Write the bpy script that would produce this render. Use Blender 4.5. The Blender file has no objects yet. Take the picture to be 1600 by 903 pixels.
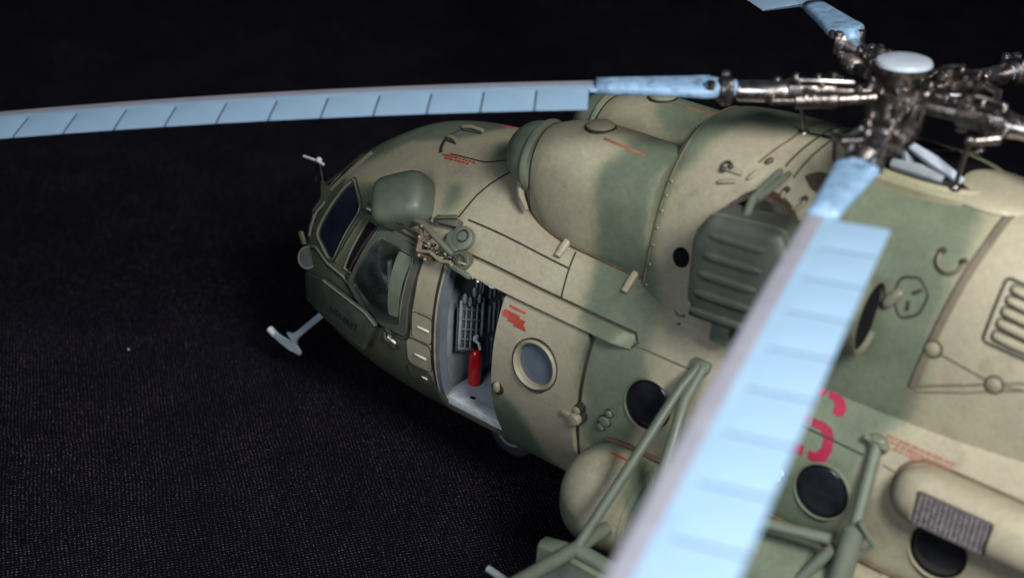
import bpy, bmesh, math, random
from mathutils import Vector, Matrix
from mathutils.geometry import delaunay_2d_cdt
random.seed(7)
R = math.radians
V = Vector
scene = bpy.context.scene
C = scene.collection
# A 1:72 plastic model. One Blender unit = one full-size metre, so the unit scale is 1/72.
scene.unit_settings.system = 'METRIC'
scene.unit_settings.scale_length = 1.0 / 72.0

# ------------------------------------------------------------------ camera
cd = bpy.data.cameras.new('camera')
cam = bpy.data.objects.new('camera', cd)
C.objects.link(cam)
cd.sensor_width = 36.0
cd.sensor_fit = 'HORIZONTAL'
cd.lens = 48.42
cd.clip_start = 0.1
cd.clip_end = 400
_r = V((0.7829759, 0.6191106, 0.0604216))
_u = V((-0.3481256, 0.3556159, 0.8673788))
_f = V((-0.5155165, 0.7001710, -0.4939669))
mw = Matrix((_r, _u, -_f)).transposed().to_4x4()
mw.translation = V((8.422432, -8.936971, 7.891156))
cam.matrix_world = mw
cd.dof.use_dof = True
cd.dof.focus_distance = 11.75
cd.dof.aperture_fstop = 0.36
scene.camera = cam

# ------------------------------------------------------------------ light (indoors: lamps only)
world = bpy.data.worlds.new('World')
scene.world = world
world.use_nodes = True
world.node_tree.nodes['Background'].inputs[0].default_value = (0.55, 0.62, 0.75, 1)
world.node_tree.nodes['Background'].inputs[1].default_value = 0.05

def area(name, loc, target, size, power, col):
    l = bpy.data.lights.new(name, 'AREA')
    l.shape = 'DISK'
    l.size = size
    l.energy = power
    l.color = col
    o = bpy.data.objects.new(name, l)
    C.objects.link(o)
    o.location = loc
    o.rotation_euler = (V(target) - V(loc)).to_track_quat('-Z', 'Y').to_euler()
    return o
area('ceiling_lamp', (12.5, -6.2, 12.0), (4.6, -1.0, 1.8), 4.5, 3250, (1.0, 0.965, 0.91))
area('fill_light', (5.5, -15.0, 9.5), (2.5, -1.0, 1.6), 6.0, 900, (0.84, 0.92, 1.0))  # added fill, brightens the doorway and the cockpit flank

vs = scene.view_settings
vs.view_transform = 'Standard'
vs.look = 'None'
vs.exposure = 0.0
vs.gamma = 1.0
vs.use_curve_mapping = False

# ------------------------------------------------------------------ materials
def nmat(name):
    m = bpy.data.materials.new(name)
    m.use_nodes = True
    nt = m.node_tree
    return m, nt, nt.nodes['Principled BSDF']

def paint(name, col, rough=0.5, metal=0.0, var=0.18, nscale=9.0, bump=0.04, bscale=60.0, spec=0.5, dark=None, dscale=3.0, damt=0.0):
    """plain painted / metal surface with mottled tone, uneven gloss and a fine grain"""
    m, nt, p = nmat(name)
    N, L = nt.nodes, nt.links
    tc = N.new('ShaderNodeTexCoord')
    n1 = N.new('ShaderNodeTexNoise'); n1.inputs['Scale'].default_value = nscale; n1.inputs['Detail'].default_value = 6
    L.new(tc.outputs['Object'], n1.inputs['Vector'])
    mr = N.new('ShaderNodeMapRange'); mr.inputs[1].default_value = 0.3; mr.inputs[2].default_value = 0.7
    mr.inputs[3].default_value = 1 - var; mr.inputs[4].default_value = 1 + var
    L.new(n1.outputs['Fac'], mr.inputs[0])
    mx = N.new('ShaderNodeMix'); mx.data_type = 'RGBA'; mx.blend_type = 'MULTIPLY'; mx.inputs[0].default_value = 1
    mx.inputs[6].default_value = (*col, 1)
    L.new(mr.outputs[0], mx.inputs[7])
    out = mx.outputs[2]
    if dark:
        n2 = N.new('ShaderNodeTexNoise'); n2.inputs['Scale'].default_value = dscale; n2.inputs['Detail'].default_value = 8
        n2.inputs['Roughness'].default_value = 0.7
        L.new(tc.outputs['Object'], n2.inputs['Vector'])
        r2 = N.new('ShaderNodeMapRange'); r2.inputs[1].default_value = 0.5; r2.inputs[2].default_value = 0.72
        r2.inputs[3].default_value = 0; r2.inputs[4].default_value = damt
        L.new(n2.outputs['Fac'], r2.inputs[0])
        m2 = N.new('ShaderNodeMix'); m2.data_type = 'RGBA'
        L.new(r2.outputs[0], m2.inputs[0]); L.new(out, m2.inputs[6]); m2.inputs[7].default_value = (*dark, 1)
        out = m2.outputs[2]
    L.new(out, p.inputs['Base Color'])
    p.inputs['Metallic'].default_value = metal
    p.inputs['Specular IOR Level'].default_value = spec
    rr = N.new('ShaderNodeMapRange'); rr.inputs[1].default_value = 0.3; rr.inputs[2].default_value = 0.7
    rr.inputs[3].default_value = max(0.03, rough - 0.08); rr.inputs[4].default_value = rough + 0.08
    L.new(n1.outputs['Fac'], rr.inputs[0]); L.new(rr.outputs[0], p.inputs['Roughness'])
    if bump:
        n3 = N.new('ShaderNodeTexNoise'); n3.inputs['Scale'].default_value = bscale; n3.inputs['Detail'].default_value = 3
        L.new(tc.outputs['Object'], n3.inputs['Vector'])
        b = N.new('ShaderNodeBump'); b.inputs['Strength'].default_value = bump; b.inputs['Distance'].default_value = 0.05
        L.new(n3.outputs['Fac'], b.inputs['Height']); L.new(b.outputs[0], p.inputs['Normal'])
    return m

TAN = (0.250, 0.232, 0.165)
GREEN = (0.105, 0.142, 0.092)
OLIVE = (0.070, 0.079, 0.050)

def camo_material():
    m, nt, p = nmat('camouflage_paint')
    N, L = nt.nodes, nt.links
    tc = N.new('ShaderNodeTexCoord')
    def attr(n):
        a = N.new('ShaderNodeAttribute'); a.attribute_name = n; return a.outputs['Fac']
    def noise(s, d=5, r=0.55):
        n = N.new('ShaderNodeTexNoise'); n.inputs['Scale'].default_value = s; n.inputs['Detail'].default_value = d
        n.inputs['Roughness'].default_value = r; L.new(tc.outputs['Object'], n.inputs['Vector']); return n.outputs['Fac']
    def maprange(s, a, b, c, d):
        r = N.new('ShaderNodeMapRange'); r.interpolation_type = 'SMOOTHSTEP'
        for i, v in enumerate((a, b, c, d)): r.inputs[i + 1].default_value = v
        L.new(s, r.inputs[0]); return r.outputs[0]
    def mix(f, a, b, bt='MIX'):
        x = N.new('ShaderNodeMix'); x.data_type = 'RGBA'; x.blend_type = bt
        for i, v in ((0, f), (6, a), (7, b)):
            if hasattr(v, 'links'): L.new(v, x.inputs[i])
            else: x.inputs[i].default_value = v if i == 0 else (*v, 1)
        return x.outputs[2]
    def math_(op, a, b):
        x = N.new('ShaderNodeMath'); x.operation = op
        for i, v in ((0, a), (1, b)):
            if hasattr(v, 'links'): L.new(v, x.inputs[i])
            else: x.inputs[i].default_value = v
        return x.outputs[0]
    tone = noise(1.6, 3)
    tan = mix(maprange(tone, 0.35, 0.65, 0, 1), (0.258, 0.237, 0.178), (0.286, 0.270, 0.195))
    grn = mix(maprange(noise(1.9, 3), 0.35, 0.65, 0, 1), (0.088, 0.114, 0.080), (0.118, 0.144, 0.101))
    cv = math_('ADD', attr('camo'), math_('MULTIPLY', math_('SUBTRACT', noise(3.2, 4), 0.5), 0.5))
    base = mix(maprange(cv, 0.22, 0.78, 0, 1), tan, grn)
    # thin yellowish overspray along the border of the two colours
    edge = math_('MULTIPLY', maprange(cv, 0.12, 0.36, 0, 1), maprange(cv, 0.36, 0.60, 1, 0))
    base = mix(math_('MULTIPLY', edge, 0.22), base, (0.26, 0.27, 0.135))
    base = mix(attr('olive'), base, OLIVE)
    base = mix(attr('belly'), base, (0.16, 0.215, 0.25))
    fine = maprange(noise(26, 6, 0.7), 0.3, 0.7, 0.90, 1.08)
    base = mix(1.0, base, fine, 'MULTIPLY')
    w = math_('MULTIPLY', attr('wash'), maprange(noise(7, 6, 0.7), 0.3, 0.65, 0.35, 1.0))
    w = math_('MAXIMUM', w, maprange(noise(4.2, 9, 0.72), 0.50, 0.78, 0.0, 0.34))
    base = mix(w, base, (0.060, 0.038, 0.024))
    L.new(base, p.inputs['Base Color'])
    L.new(maprange(noise(14, 4), 0.3, 0.7, 0.46, 0.62), p.inputs['Roughness'])
    p.inputs['Specular IOR Level'].default_value = 0.42
    b = N.new('ShaderNodeBump'); b.inputs['Strength'].default_value = 0.05; b.inputs['Distance'].default_value = 0.05
    L.new(noise(70, 3), b.inputs['Height']); L.new(b.outputs[0], p.inputs['Normal'])
    return m

def glass_material(name, tint, gloss=0.06, clear=1.0):
    m = bpy.data.materials.new(name); m.use_nodes = True
    nt = m.node_tree; N, L = nt.nodes, nt.links; N.clear()
    out = N.new('ShaderNodeOutputMaterial')
    tr = N.new('ShaderNodeBsdfTransparent'); tr.inputs[0].default_value = (*tint, 1)
    gl = N.new('ShaderNodeBsdfGlossy'); gl.inputs[0].default_value = (1, 1, 1, 1); gl.inputs['Roughness'].default_value = gloss
    fr = N.new('ShaderNodeFresnel'); fr.inputs[0].default_value = 1.45
    mx = N.new('ShaderNodeMixShader')
    L.new(fr.outputs[0], mx.inputs[0]); L.new(tr.outputs[0], mx.inputs[1]); L.new(gl.outputs[0], mx.inputs[2])
    df = N.new('ShaderNodeBsdfDiffuse'); df.inputs[0].default_value = (0.30, 0.33, 0.30, 1)      # dusty moulded plastic, its tint also painting a grey-green reflection haze
    nz = N.new('ShaderNodeTexNoise'); nz.inputs['Scale'].default_value = 5; nz.inputs['Detail'].default_value = 6
    tc = N.new('ShaderNodeTexCoord'); L.new(tc.outputs['Object'], nz.inputs['Vector'])
    mr = N.new('ShaderNodeMapRange'); mr.inputs[1].default_value = 0.35; mr.inputs[2].default_value = 0.7; mr.inputs[3].default_value = 0.01; mr.inputs[4].default_value = 0.07
    L.new(nz.outputs['Fac'], mr.inputs[0])
    m2 = N.new('ShaderNodeMixShader'); L.new(mr.outputs[0], m2.inputs[0]); L.new(mx.outputs[0], m2.inputs[1]); L.new(df.outputs[0], m2.inputs[2])
    L.new(m2.outputs[0], out.inputs[0])
    return m

M = {}
M['camo'] = camo_material()
M['green'] = paint('flat_green_paint', (0.092, 0.112, 0.086), 0.5, var=0.10)
M['deep'] = paint('deep_green_paint', (0.064, 0.071, 0.060), 0.52, var=0.10, dark=(0.03, 0.033, 0.027), damt=0.35)
M['olive'] = paint('olive_paint', OLIVE, 0.5, var=0.12, dark=(0.02, 0.02, 0.014), damt=0.35, dscale=6)
M['frame'] = paint('edge_worn_olive', (0.115, 0.122, 0.088), 0.45, var=0.2, dark=(0.03, 0.03, 0.022), damt=0.5, dscale=9)
M['tan'] = paint('flat_tan_paint', TAN, 0.52, var=0.10)
M['khaki'] = paint('khaki_fittings', (0.20, 0.185, 0.13), 0.5, var=0.15)
M['wash'] = paint('dark_panel_wash', (0.022, 0.019, 0.015), 0.6, var=0.3)
M['brownwash'] = paint('brown_panel_wash', (0.085, 0.055, 0.032), 0.6, var=0.3)
M['softwash'] = paint('thin_panel_wash', (0.115, 0.098, 0.07), 0.6, var=0.2)
M['grey'] = paint('interior_grey', (0.20, 0.232, 0.262), 0.5, var=0.12, dark=(0.06, 0.065, 0.08), damt=0.5, dscale=5)
M['darkgrey'] = paint('dark_interior_grey', (0.10, 0.12, 0.142), 0.5, var=0.12)
M['floor'] = paint('cabin_floor_grey', (0.30, 0.35, 0.40), 0.55, var=0.10, dark=(0.16, 0.17, 0.18), damt=0.5)
M['pale'] = paint('chipped_pale_grey', (0.50, 0.55, 0.60), 0.4, var=0.2, dark=(0.2, 0.2, 0.2), damt=0.5, dscale=12)
M['blade'] = paint('light_blue_blade_paint', (0.222, 0.345, 0.488), 0.42, var=0.05, nscale=4, dark=(0.15, 0.27, 0.43), damt=0.3, dscale=1.6)
M['root'] = paint('worn_blue_root_paint', (0.185, 0.31, 0.47), 0.42, var=0.15, nscale=10, dark=(0.045, 0.06, 0.09), damt=0.9, dscale=13)
M['lead'] = paint('mauve_grey_leading_edge', (0.215, 0.22, 0.27), 0.5, var=0.06)
M['metal'] = paint('gunmetal', (0.19, 0.17, 0.163), 0.35, metal=1.0, var=0.35, nscale=14, dark=(0.05, 0.04, 0.04), damt=0.8, dscale=7, bump=0.15, bscale=30)
M['bright'] = paint('bright_steel', (0.50, 0.46, 0.45), 0.28, metal=1.0, var=0.15, nscale=14, dark=(0.2, 0.17, 0.16), damt=0.7, dscale=8)
M['black'] = paint('matt_black', (0.006, 0.006, 0.008), 0.8, var=0.2, spec=0.08)  # plain black, also paints the dark inside of hollows
M['rubber'] = paint('tyre_rubber', (0.032, 0.035, 0.040), 0.5, var=0.25)
M['rust'] = paint('burnt_exhaust', (0.055, 0.036, 0.028), 0.55, var=0.3, dark=(0.012, 0.01, 0.01), damt=0.8)
M['copper'] = paint('copper_brown', (0.095, 0.068, 0.044), 0.42, var=0.4, dark=(0.02, 0.015, 0.01), damt=0.7, dscale=12)
M['red'] = paint('red_stencil', (0.36, 0.045, 0.03), 0.55, var=0.2)
M['fadedred'] = paint('faded_red_stencil', (0.235, 0.10, 0.068), 0.55, var=0.2)
M['crimson'] = paint('crimson_number', (0.25, 0.006, 0.036), 0.5, var=0.12)
M['extred'] = paint('glossy_red', (0.48, 0.008, 0.012), 0.22, var=0.08)
M['white'] = paint('white_paint', (0.70, 0.70, 0.68), 0.45, var=0.08)
M['cap'] = paint('pale_blue_grey_cap', (0.32, 0.375, 0.45), 0.35, var=0.06)
M['smoke'] = paint('smoked_pane', (0.010, 0.011, 0.015), 0.16, var=0.3, bump=0.0, spec=0.6)
M['blueglass'] = paint('navy_pane', (0.007, 0.009, 0.019), 0.18, var=0.5, nscale=4, bump=0.0, spec=0.5)
M['doorpane'] = paint('grey_blue_pane', (0.085, 0.108, 0.14), 0.28, var=0.10, bump=0.0)
M['clear'] = glass_material('clear_canopy', (0.86, 0.90, 0.90), 0.08)
M['mesh'] = paint('dispenser_grey', (0.055, 0.048, 0.052), 0.4, metal=0.3, var=0.25)
M['flare'] = paint('flare_cap_grey', (0.34, 0.31, 0.33), 0.35, metal=0.4, var=0.5, nscale=40)
M['rackgrey'] = paint('rack_grey', (0.20, 0.235, 0.27), 0.4, var=0.25, nscale=20)
M['lens'] = paint('grey_lens', (0.045, 0.052, 0.050), 0.3, var=0.2, bump=0)
M['instr'] = paint('pale_cockpit_fittings', (0.42, 0.39, 0.34), 0.5, var=0.3, nscale=15)
M['plate'] = paint('dark_armour_paint', (0.036, 0.043, 0.035), 0.5, var=0.15, dark=(0.02, 0.022, 0.018), damt=0.3)
M['text'] = paint('black_lettering', (0.008, 0.008, 0.008), 0.6)

# ------------------------------------------------------------------ camouflage pattern and one painted shade (3-D capsules of green)
GREENS = [  # (point a, point b, radius)
    ((3.55, -0.80, 2.72), (3.80, -1.20, 1.95), 0.33),
    ((3.80, -1.20, 1.95), (3.78, -1.25, 1.55), 0.24),
    ((3.43, -0.70, 3.40), (3.50, -0.75, 2.75), 0.29),
    ((3.55, -0.35, 3.66), (3.43, -0.70, 3.35), 0.30),
    ((3.30, 0.45, 3.70), (3.85, 0.45, 3.65), 0.38),
    ((3.70, 0.15, 4.05), (4.75, 0.25, 4.10), 0.36),
    ((3.66, -0.55, 3.80), (3.80, -0.20, 3.95), 0.22),
    ((5.45, -0.60, 3.90), (5.45, -0.95, 2.80), 0.56),
    ((5.45, -0.95, 2.80), (5.30, -1.25, 1.70), 0.45),
    ((5.15, -1.25, 1.80), (4.95, -1.25, 1.20), 0.40),
    ((2.72, -1.20, 1.22), (2.95, -0.95, 0.70), 0.30),
    ((0.62, 0.04, 2.80), (1.02, 0.16, 2.95), 0.45),
    ((0.52, -0.26, 2.72), (0.78, 0.02, 2.86), 0.33),
    ((1.86, -0.10, 3.06), (2.05, -0.30, 3.05), 0.17),
    ((1.75, -0.85, 2.72), (1.72, -0.75, 2.80), 0.09),  # green dab painting the shade beside the rounded housing
    ((0.72, -0.95, 2.45), (0.95, -0.98, 2.50), 0.14),
    ((3.68, -1.45, 1.10), (3.80, -1.80, 0.95), 0.24),
    ((4.6, -1.5, 1.6), (5.7, -1.8, 1.55), 0.45),
    ((7.6, -0.9, 3.2), (7.9, -1.2, 1.6), 0.5),
    ((9.5, 0.0, 3.2), (9.8, -0.6, 2.0), 0.5),
    ((12.0, 0.0, 3.0), (12.3, -0.3, 2.3), 0.5),
    ((14.5, 0.0, 3.0), (14.8, -0.3, 2.3), 0.5),
]
STAINS_SHADE = [
    ((4.40, -1.0, 2.78), (4.75, -1.08, 2.62), 0.24, 0.50), ((3.72, -0.82, 2.75), (3.66, -0.50, 3.75), 0.09, 0.40), ((3.70, -0.3, 3.9), (3.70, 0.4, 3.92), 0.09, 0.3),
    ((2.2, -1.08, 2.44), (3.8, -1.08, 2.44), 0.07, 0.28), ((3.53, -1.20, 2.2), (3.53, -1.20, 0.9), 0.08, 0.34), ((2.1, -0.40, 3.04), (2.42, -0.62, 2.95), 0.22, 0.45),
    ((1.62, -1.05, 2.50), (2.15, -1.02, 2.52), 0.13, 0.55), ((1.3, -0.75, 2.78), (1.66, -0.90, 2.66), 0.12, 0.30), ((2.0, -1.2, 1.1), (2.0, -1.2, 2.2), 0.05, 0.4),  # first entry paints the shade beneath the hoist
    ((5.2, -0.45, 4.0), (5.95, -0.42, 4.0), 0.08, 0.45), ((5.5, -1.0, 3.0), (5.6, -1.0, 3.5), 0.25, 0.4), ((5.86, -1.1, 2.4), (5.95, -1.25, 1.6), 0.10, 0.3),  # soft brown weathering and painted hoist shade: (a, b, radius, strength)
    ((2.49, -0.70, 3.10), (2.63, -0.74, 2.88), 0.10, 0.50),
    ((2.63, -0.74, 2.86), (2.95, -0.78, 2.74), 0.10, 0.50),
    ((2.95, -0.78, 2.74), (3.72, -0.80, 2.71), 0.08, 0.40),
    ((4.30, -0.80, 3.85), (4.20, -0.60, 3.95), 0.06, 0.3),
    ((4.55, -0.90, 3.62), (4.75, -0.88, 3.66), 0.22, 0.25),
    ((3.30, -1.27, 1.72), (4.20, -1.27, 1.62), 0.10, 0.22),
    ((6.02, -0.40, 3.95), (5.97, -0.90, 2.75), 0.07, 0.22),
    ((5.35, -1.25, 1.55), (6.60, -1.25, 1.35), 0.12, 0.30),
    ((6.1, -1.2, 2.45), (7.0, -1.2, 2.52), 0.10, 0.28),
]
def segdist(p, a, b):
    a = V(a); b = V(b); d = b - a
    t = max(0.0, min(1.0, (p - a).dot(d) / max(1e-9, d.dot(d))))
    return (p - a - d * t).length
def camo_at(p):
    best = -1.0
    for a, b, r in GREENS:
        best = max(best, (r - segdist(p, a, b)) / 0.16)
    return max(0.0, min(1.0, 0.5 + 0.5 * best))
def stain_shade_at(p):
    w = 0.0
    for a, b, r, s in STAINS_SHADE:
        d = segdist(p, a, b)
        if d < r: w = max(w, s * (1 - d / r))
    return w
def smooth01(x):
    x = max(0.0, min(1.0, x)); return x * x * (3 - 2 * x)

# ------------------------------------------------------------------ mesh helpers
def empty(name, loc):
    o = bpy.data.objects.new(name, None); C.objects.link(o); o.location = loc; o.empty_display_size = 0.3
    return o
HELI = empty('helicopter_model', (4.0, 0.0, 0.0))
HELI['label'] = 'scale model transport helicopter in tan and green camouflage with light blue rotor blades'
HELI['category'] = 'model helicopter'

WORLD = {}
def mk(name, bm, mat, parent=None, smooth=True, angle=38.0, camo=None, mats=None, label=None, matrix=None):
    """link one mesh; geometry is given in world coordinates (or local with matrix)"""
    bm.normal_update()
    if smooth:
        for f in bm.faces: f.smooth = True
        ca = R(angle)
        for e in bm.edges:
            if len(e.link_faces) == 2 and e.calc_face_angle(0) > ca: e.smooth = False
    me = bpy.data.meshes.new(name)
    bm.to_mesh(me); bm.free()
    for mm in (mats or [mat]): me.materials.append(mm if not isinstance(mm, str) else M[mm])
    if mat == 'camo' or camo:
        n = len(me.vertices)
        vals = {'camo': [0.0] * n, 'olive': [0.0] * n, 'belly': [0.0] * n, 'wash': [0.0] * n}
        nm = (camo or {})
        for i, v in enumerate(me.vertices):
            p = v.co
            vals['camo'][i] = nm['camo'] if 'camo' in nm else camo_at(p)
            vals['wash'][i] = stain_shade_at(p)
            # cockpit flank: olive in front of the pillar, its darkness partly painted shade
            if nm.get('nose'):
                a = smooth01((1.70 - p.x) / 0.05) * smooth01((2.52 - p.z) / 0.10)
                a = max(a, smooth01((1.25 - p.z) / 0.12) * smooth01((2.0 - p.x) / 0.1))
                a = max(a, smooth01((0.45 - p.x) / 0.25))
                vals['olive'][i] = a
            if 'belly' in nm:
                vals['belly'][i] = smooth01((nm['belly'] - p.z) / 0.04)
        for k, arr in vals.items():
            at = me.attributes.new(k, 'FLOAT', 'POINT'); at.data.foreach_set('value', arr)
    o = bpy.data.objects.new(name, me)
    C.objects.link(o)
    if matrix is not None: o.matrix_world = matrix
    if parent is not None:
        o.parent = parent
        o.matrix_parent_inverse = WORLD.get(parent.name, Matrix.Translation(parent.location)).inverted()
    WORLD[o.name] = matrix.copy() if matrix is not None else Matrix.Identity(4)
    if label: o['label'] = label
    return o
WORLD[HELI.name] = Matrix.Translation(HELI.location)

def frame(d, up=(0, 0, 1)):
    d = V(d).normalized(); u = V(up)
    if abs(d.dot(u)) > 0.95: u = V((1, 0, 0))
    s = d.cross(u).normalized(); t = s.cross(d).normalized()
    return s, t
def tube(bm, pts, r, seg=10, caps=True):
    pts = [V(p) for p in pts]; n = len(pts)
    rr = r if isinstance(r, (list, tuple)) else [r] * n
    rings = []; s = None
    for i, p in enumerate(pts):
        d = (pts[min(i + 1, n - 1)] - pts[max(i - 1, 0)])
        if d.length < 1e-9: d = V((0, 0, 1))
        d.normalize()
        if s is None: s, t = frame(d)
        else:
            s = (s - d * s.dot(d)).normalized(); t = d.cross(s).normalized()
        t = d.cross(s).normalized()
        rings.append([bm.verts.new(p + (s * math.cos(a) + t * math.sin(a)) * rr[i]) for a in [2 * math.pi * k / seg for k in range(seg)]])
    skin_rings(bm, rings, True, caps, caps)
    return rings
def skin_rings(bm, rings, closed=True, c0=True, c1=True):
    for a, b in zip(rings[:-1], rings[1:]):
        m = len(a)
        for k in range(m if closed else m - 1):
            k2 = (k + 1) % m
            try: bm.faces.new((a[k], a[k2], b[k2], b[k]))
            except ValueError: pass
    if c0: bm.faces.new(list(reversed(rings[0])))
    if c1: bm.faces.new(rings[-1])
def loft(bm, rings, closed=True, c0=True, c1=True):
    vr = [[bm.verts.new(p) for p in r] for r in rings]
    skin_rings(bm, vr, closed, c0, c1)
    return vr
def revolve(bm, o, axis, prof, seg=24, caps=True):
    """prof: list of (radius, height along axis)"""
    o = V(o); d = V(axis).normalized(); s, t = frame(d)
    rings = []
    for r, h in prof:
        rings.append([o + d * h + (s * math.cos(a) + t * math.sin(a)) * max(r, 1e-4) for a in [2 * math.pi * k / seg for k in range(seg)]])
    return loft(bm, rings, True, caps, caps)
def box(bm, c, size, mat3=None, bevel=0.0, seg=2, taper=None):
    hx, hy, hz = [s / 2 for s in size]
    m = mat3 or Matrix.Identity(3)
    vs_ = []
    for sx in (-1, 1):
        for sy in (-1, 1):
            for sz in (-1, 1):
                q = V((sx * hx, sy * hy, sz * hz))
                if taper: q.x *= taper[0] if sz > 0 else 1; q.y *= taper[1] if sz > 0 else 1
                vs_.append(bm.verts.new(V(c) + m @ q))
    F = []
    for q in ((0, 1, 3, 2), (4, 6, 7, 5), (0, 4, 5, 1), (2, 3, 7, 6), (0, 2, 6, 4), (1, 5, 7, 3)):
        F.append(bm.faces.new([vs_[i] for i in q]))
    if bevel:
        es = list({e for f in F for e in f.edges})
        bmesh.ops.bevel(bm, geom=es, offset=bevel, segments=seg, profile=0.5, affect='EDGES')
def axes3(x, z):
    """matrix with given x axis and approximate z axis"""
    x = V(x).normalized(); y = V(z).cross(x).normalized(); z = x.cross(y).normalized()
    return Matrix((x, y, z)).transposed()
def superell(bm, c, m, half, e1=0.6, e2=0.6, nu=28, nv=16, zmin=-1.0):
    def sg(v, e): return math.copysign(abs(v) ** e, v)
    rings = []
    for j in range(nv + 1):
        la = -math.pi / 2 + math.pi * j / nv
        cl, sl = max(math.cos(la), 1e-3), math.sin(la)
        ring = []
        for i in range(nu):
            lo = 2 * math.pi * i / nu
            q = V((half[0] * sg(cl, e1) * sg(math.cos(lo), e2), half[1] * sg(cl, e1) * sg(math.sin(lo), e2), half[2] * max(zmin, sg(sl, e1))))
            ring.append(V(c) + m @ q)
        rings.append(ring)
    loft(bm, rings)
def prism(bm, pts, thick, bevel=0.0):
    """flat polygon (3-D points) extruded along its own normal by thick"""
    pts = [V(p) for p in pts]
    n = V((0, 0, 0))
    for i in range(len(pts)): n += (pts[i]).cross(pts[(i + 1) % len(pts)])
    n.normalize()
    a = [bm.verts.new(p) for p in pts]; b = [bm.verts.new(p + n * thick) for p in pts]
    F = [bm.faces.new(list(reversed(a))), bm.faces.new(b)]
    for i in range(len(a)):
        j = (i + 1) % len(a); F.append(bm.faces.new((a[i], a[j], b[j], b[i])))
    if bevel:
        es = list({e for f in F[1:2] for e in f.edges})
        bmesh.ops.bevel(bm, geom=es, offset=bevel, segments=2, profile=0.5, affect='EDGES')

# ------------------------------------------------------------------ surfaces of the aircraft
ST = [(-.29, .10, 1.30, 1.66, 1.48, 2.0, 2.0), (-.26, .36, 1.07, 1.92, 1.48, 2.1, 2.1), (-.17, .62, .92, 2.13, 1.49, 2.2, 2.2),
      (.05, .89, .77, 2.38, 1.55, 2.25, 2.3), (.38, 1.08, .66, 2.66, 1.64, 2.25, 2.4), (.72, 1.18, .57, 2.85, 1.70, 2.2, 2.45),
      (1.2, 1.235, .49, 2.98, 1.75, 2.1, 2.5), (1.65, 1.25, .455, 3.04, 1.77, 2.05, 2.5), (2.2, 1.25, .445, 3.06, 1.78, 2.03, 2.5),
      (3.0, 1.25, .445, 3.0, 1.78, 2.04, 2.5), (4.0, 1.25, .445, 2.96, 1.78, 2.05, 2.5), (7.4, 1.25, .445, 2.96, 1.78, 2.05, 2.5),
      (8.4, 1.16, .70, 2.96, 1.86, 2.05, 2.4), (9.6, .86, 1.35, 2.96, 2.15, 2.0, 2.2), (10.8, .56, 1.95, 2.94, 2.43, 2.0, 2.0)]
def pchip(xs, ys):
    n = len(xs); h = [xs[i + 1] - xs[i] for i in range(n - 1)]; d = [(ys[i + 1] - ys[i]) / h[i] for i in range(n - 1)]
    m = [0.0] * n; m[0] = d[0]; m[-1] = d[-1]
    for i in range(1, n - 1):
        if d[i - 1] * d[i] > 0:
            w1 = 2 * h[i] + h[i - 1]; w2 = h[i] + 2 * h[i - 1]; m[i] = (w1 + w2) / (w1 / d[i - 1] + w2 / d[i])
    def f(x):
        if x <= xs[0]: return ys[0]
        if x >= xs[-1]: return ys[-1]
        i = 0
        while x > xs[i + 1]: i += 1
        t = (x - xs[i]) / h[i]; t2 = t * t; t3 = t2 * t
        return (2 * t3 - 3 * t2 + 1) * ys[i] + (t3 - 2 * t2 + t) * h[i] * m[i] + (-2 * t3 + 3 * t2) * ys[i + 1] + (t3 - t2) * h[i] * m[i + 1]
    return f
_F = [pchip([s[0] for s in ST], [s[k] for s in ST]) for k in range(1, 7)]
_cache = {}
def sec(x):
    k = round(x, 4)
    if k not in _cache: _cache[k] = [f(k) for f in _F]
    return _cache[k]
def FUS(x, ph):
    """ph in degrees: 0 keel, 90 port flank, 180 roof, 270 starboard"""
    w, zb, zt, zm, nu, nl = sec(x)
    a = R(ph); s, c = math.sin(a), -math.cos(a)
    n, h = (nu, zt - zm) if c > 0 else (nl, zm - zb)
    return V((x, -w * math.copysign(abs(s) ** (2 / n), s), zm + h * math.copysign(abs(c) ** (2 / n), c)))
_NT = pchip([2.42, 2.46, 2.52, 2.62, 2.80, 3.0, 3.9], [0.62, 0.70, 0.77, 0.86, 0.95, 1.0, 1.02])
def NAC(side):
    def f(x, th):
        """th degrees: 0 outboard, 90 top"""
        k = _NT(x); a = R(th); c, s = math.cos(a), math.sin(a)
        n = 2.15
        h = 0.46 if s > 0 else 0.62
        wy = 0.38 if c > 0 else 0.47
        ny = 5.5 if (c > 0 and s < 0) else 2.1          # outboard flank runs straight down into the roof
        return V((x, side * (0.45 + wy * k * math.copysign(abs(c) ** (2 / ny), c)), 3.225 + h * k * math.copysign(abs(s) ** (2 / n), s)))
    return f
NACP, NACS = NAC(-1), NAC(1)
_HX = [3.62, 3.66, 3.74, 3.90, 4.2, 5.0, 6.0, 7.0, 8.4, 10.0, 10.8]
_HA = pchip(_HX, [0.74, 0.79, 0.835, 0.87, 0.92, 0.95, 0.94, 0.88, 0.72, 0.50, 0.40])
_HZ = pchip(_HX, [3.80, 3.87, 3.925, 3.965, 4.0, 4.03, 4.02, 3.86, 3.48, 3.16, 3.05])
def HOOD(x, th):
    """th degrees: 0 port foot, 90 top, 180 starboard foot"""
    a = R(th); c, s = math.cos(a), max(0.0, math.sin(a)); n = 2.55; zb = 2.40
    return V((x, -_HA(x) * math.copysign(abs(c) ** (2 / n), c), zb + (_HZ(x) - zb) * s ** (2 / n)))
def normal(S, x, ph, e=0.01):
    a = S(x + e, ph) - S(x - e, ph); b = S(x, ph + 1) - S(x, ph - 1)
    n = a.cross(b)
    return n.normalized()
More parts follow.
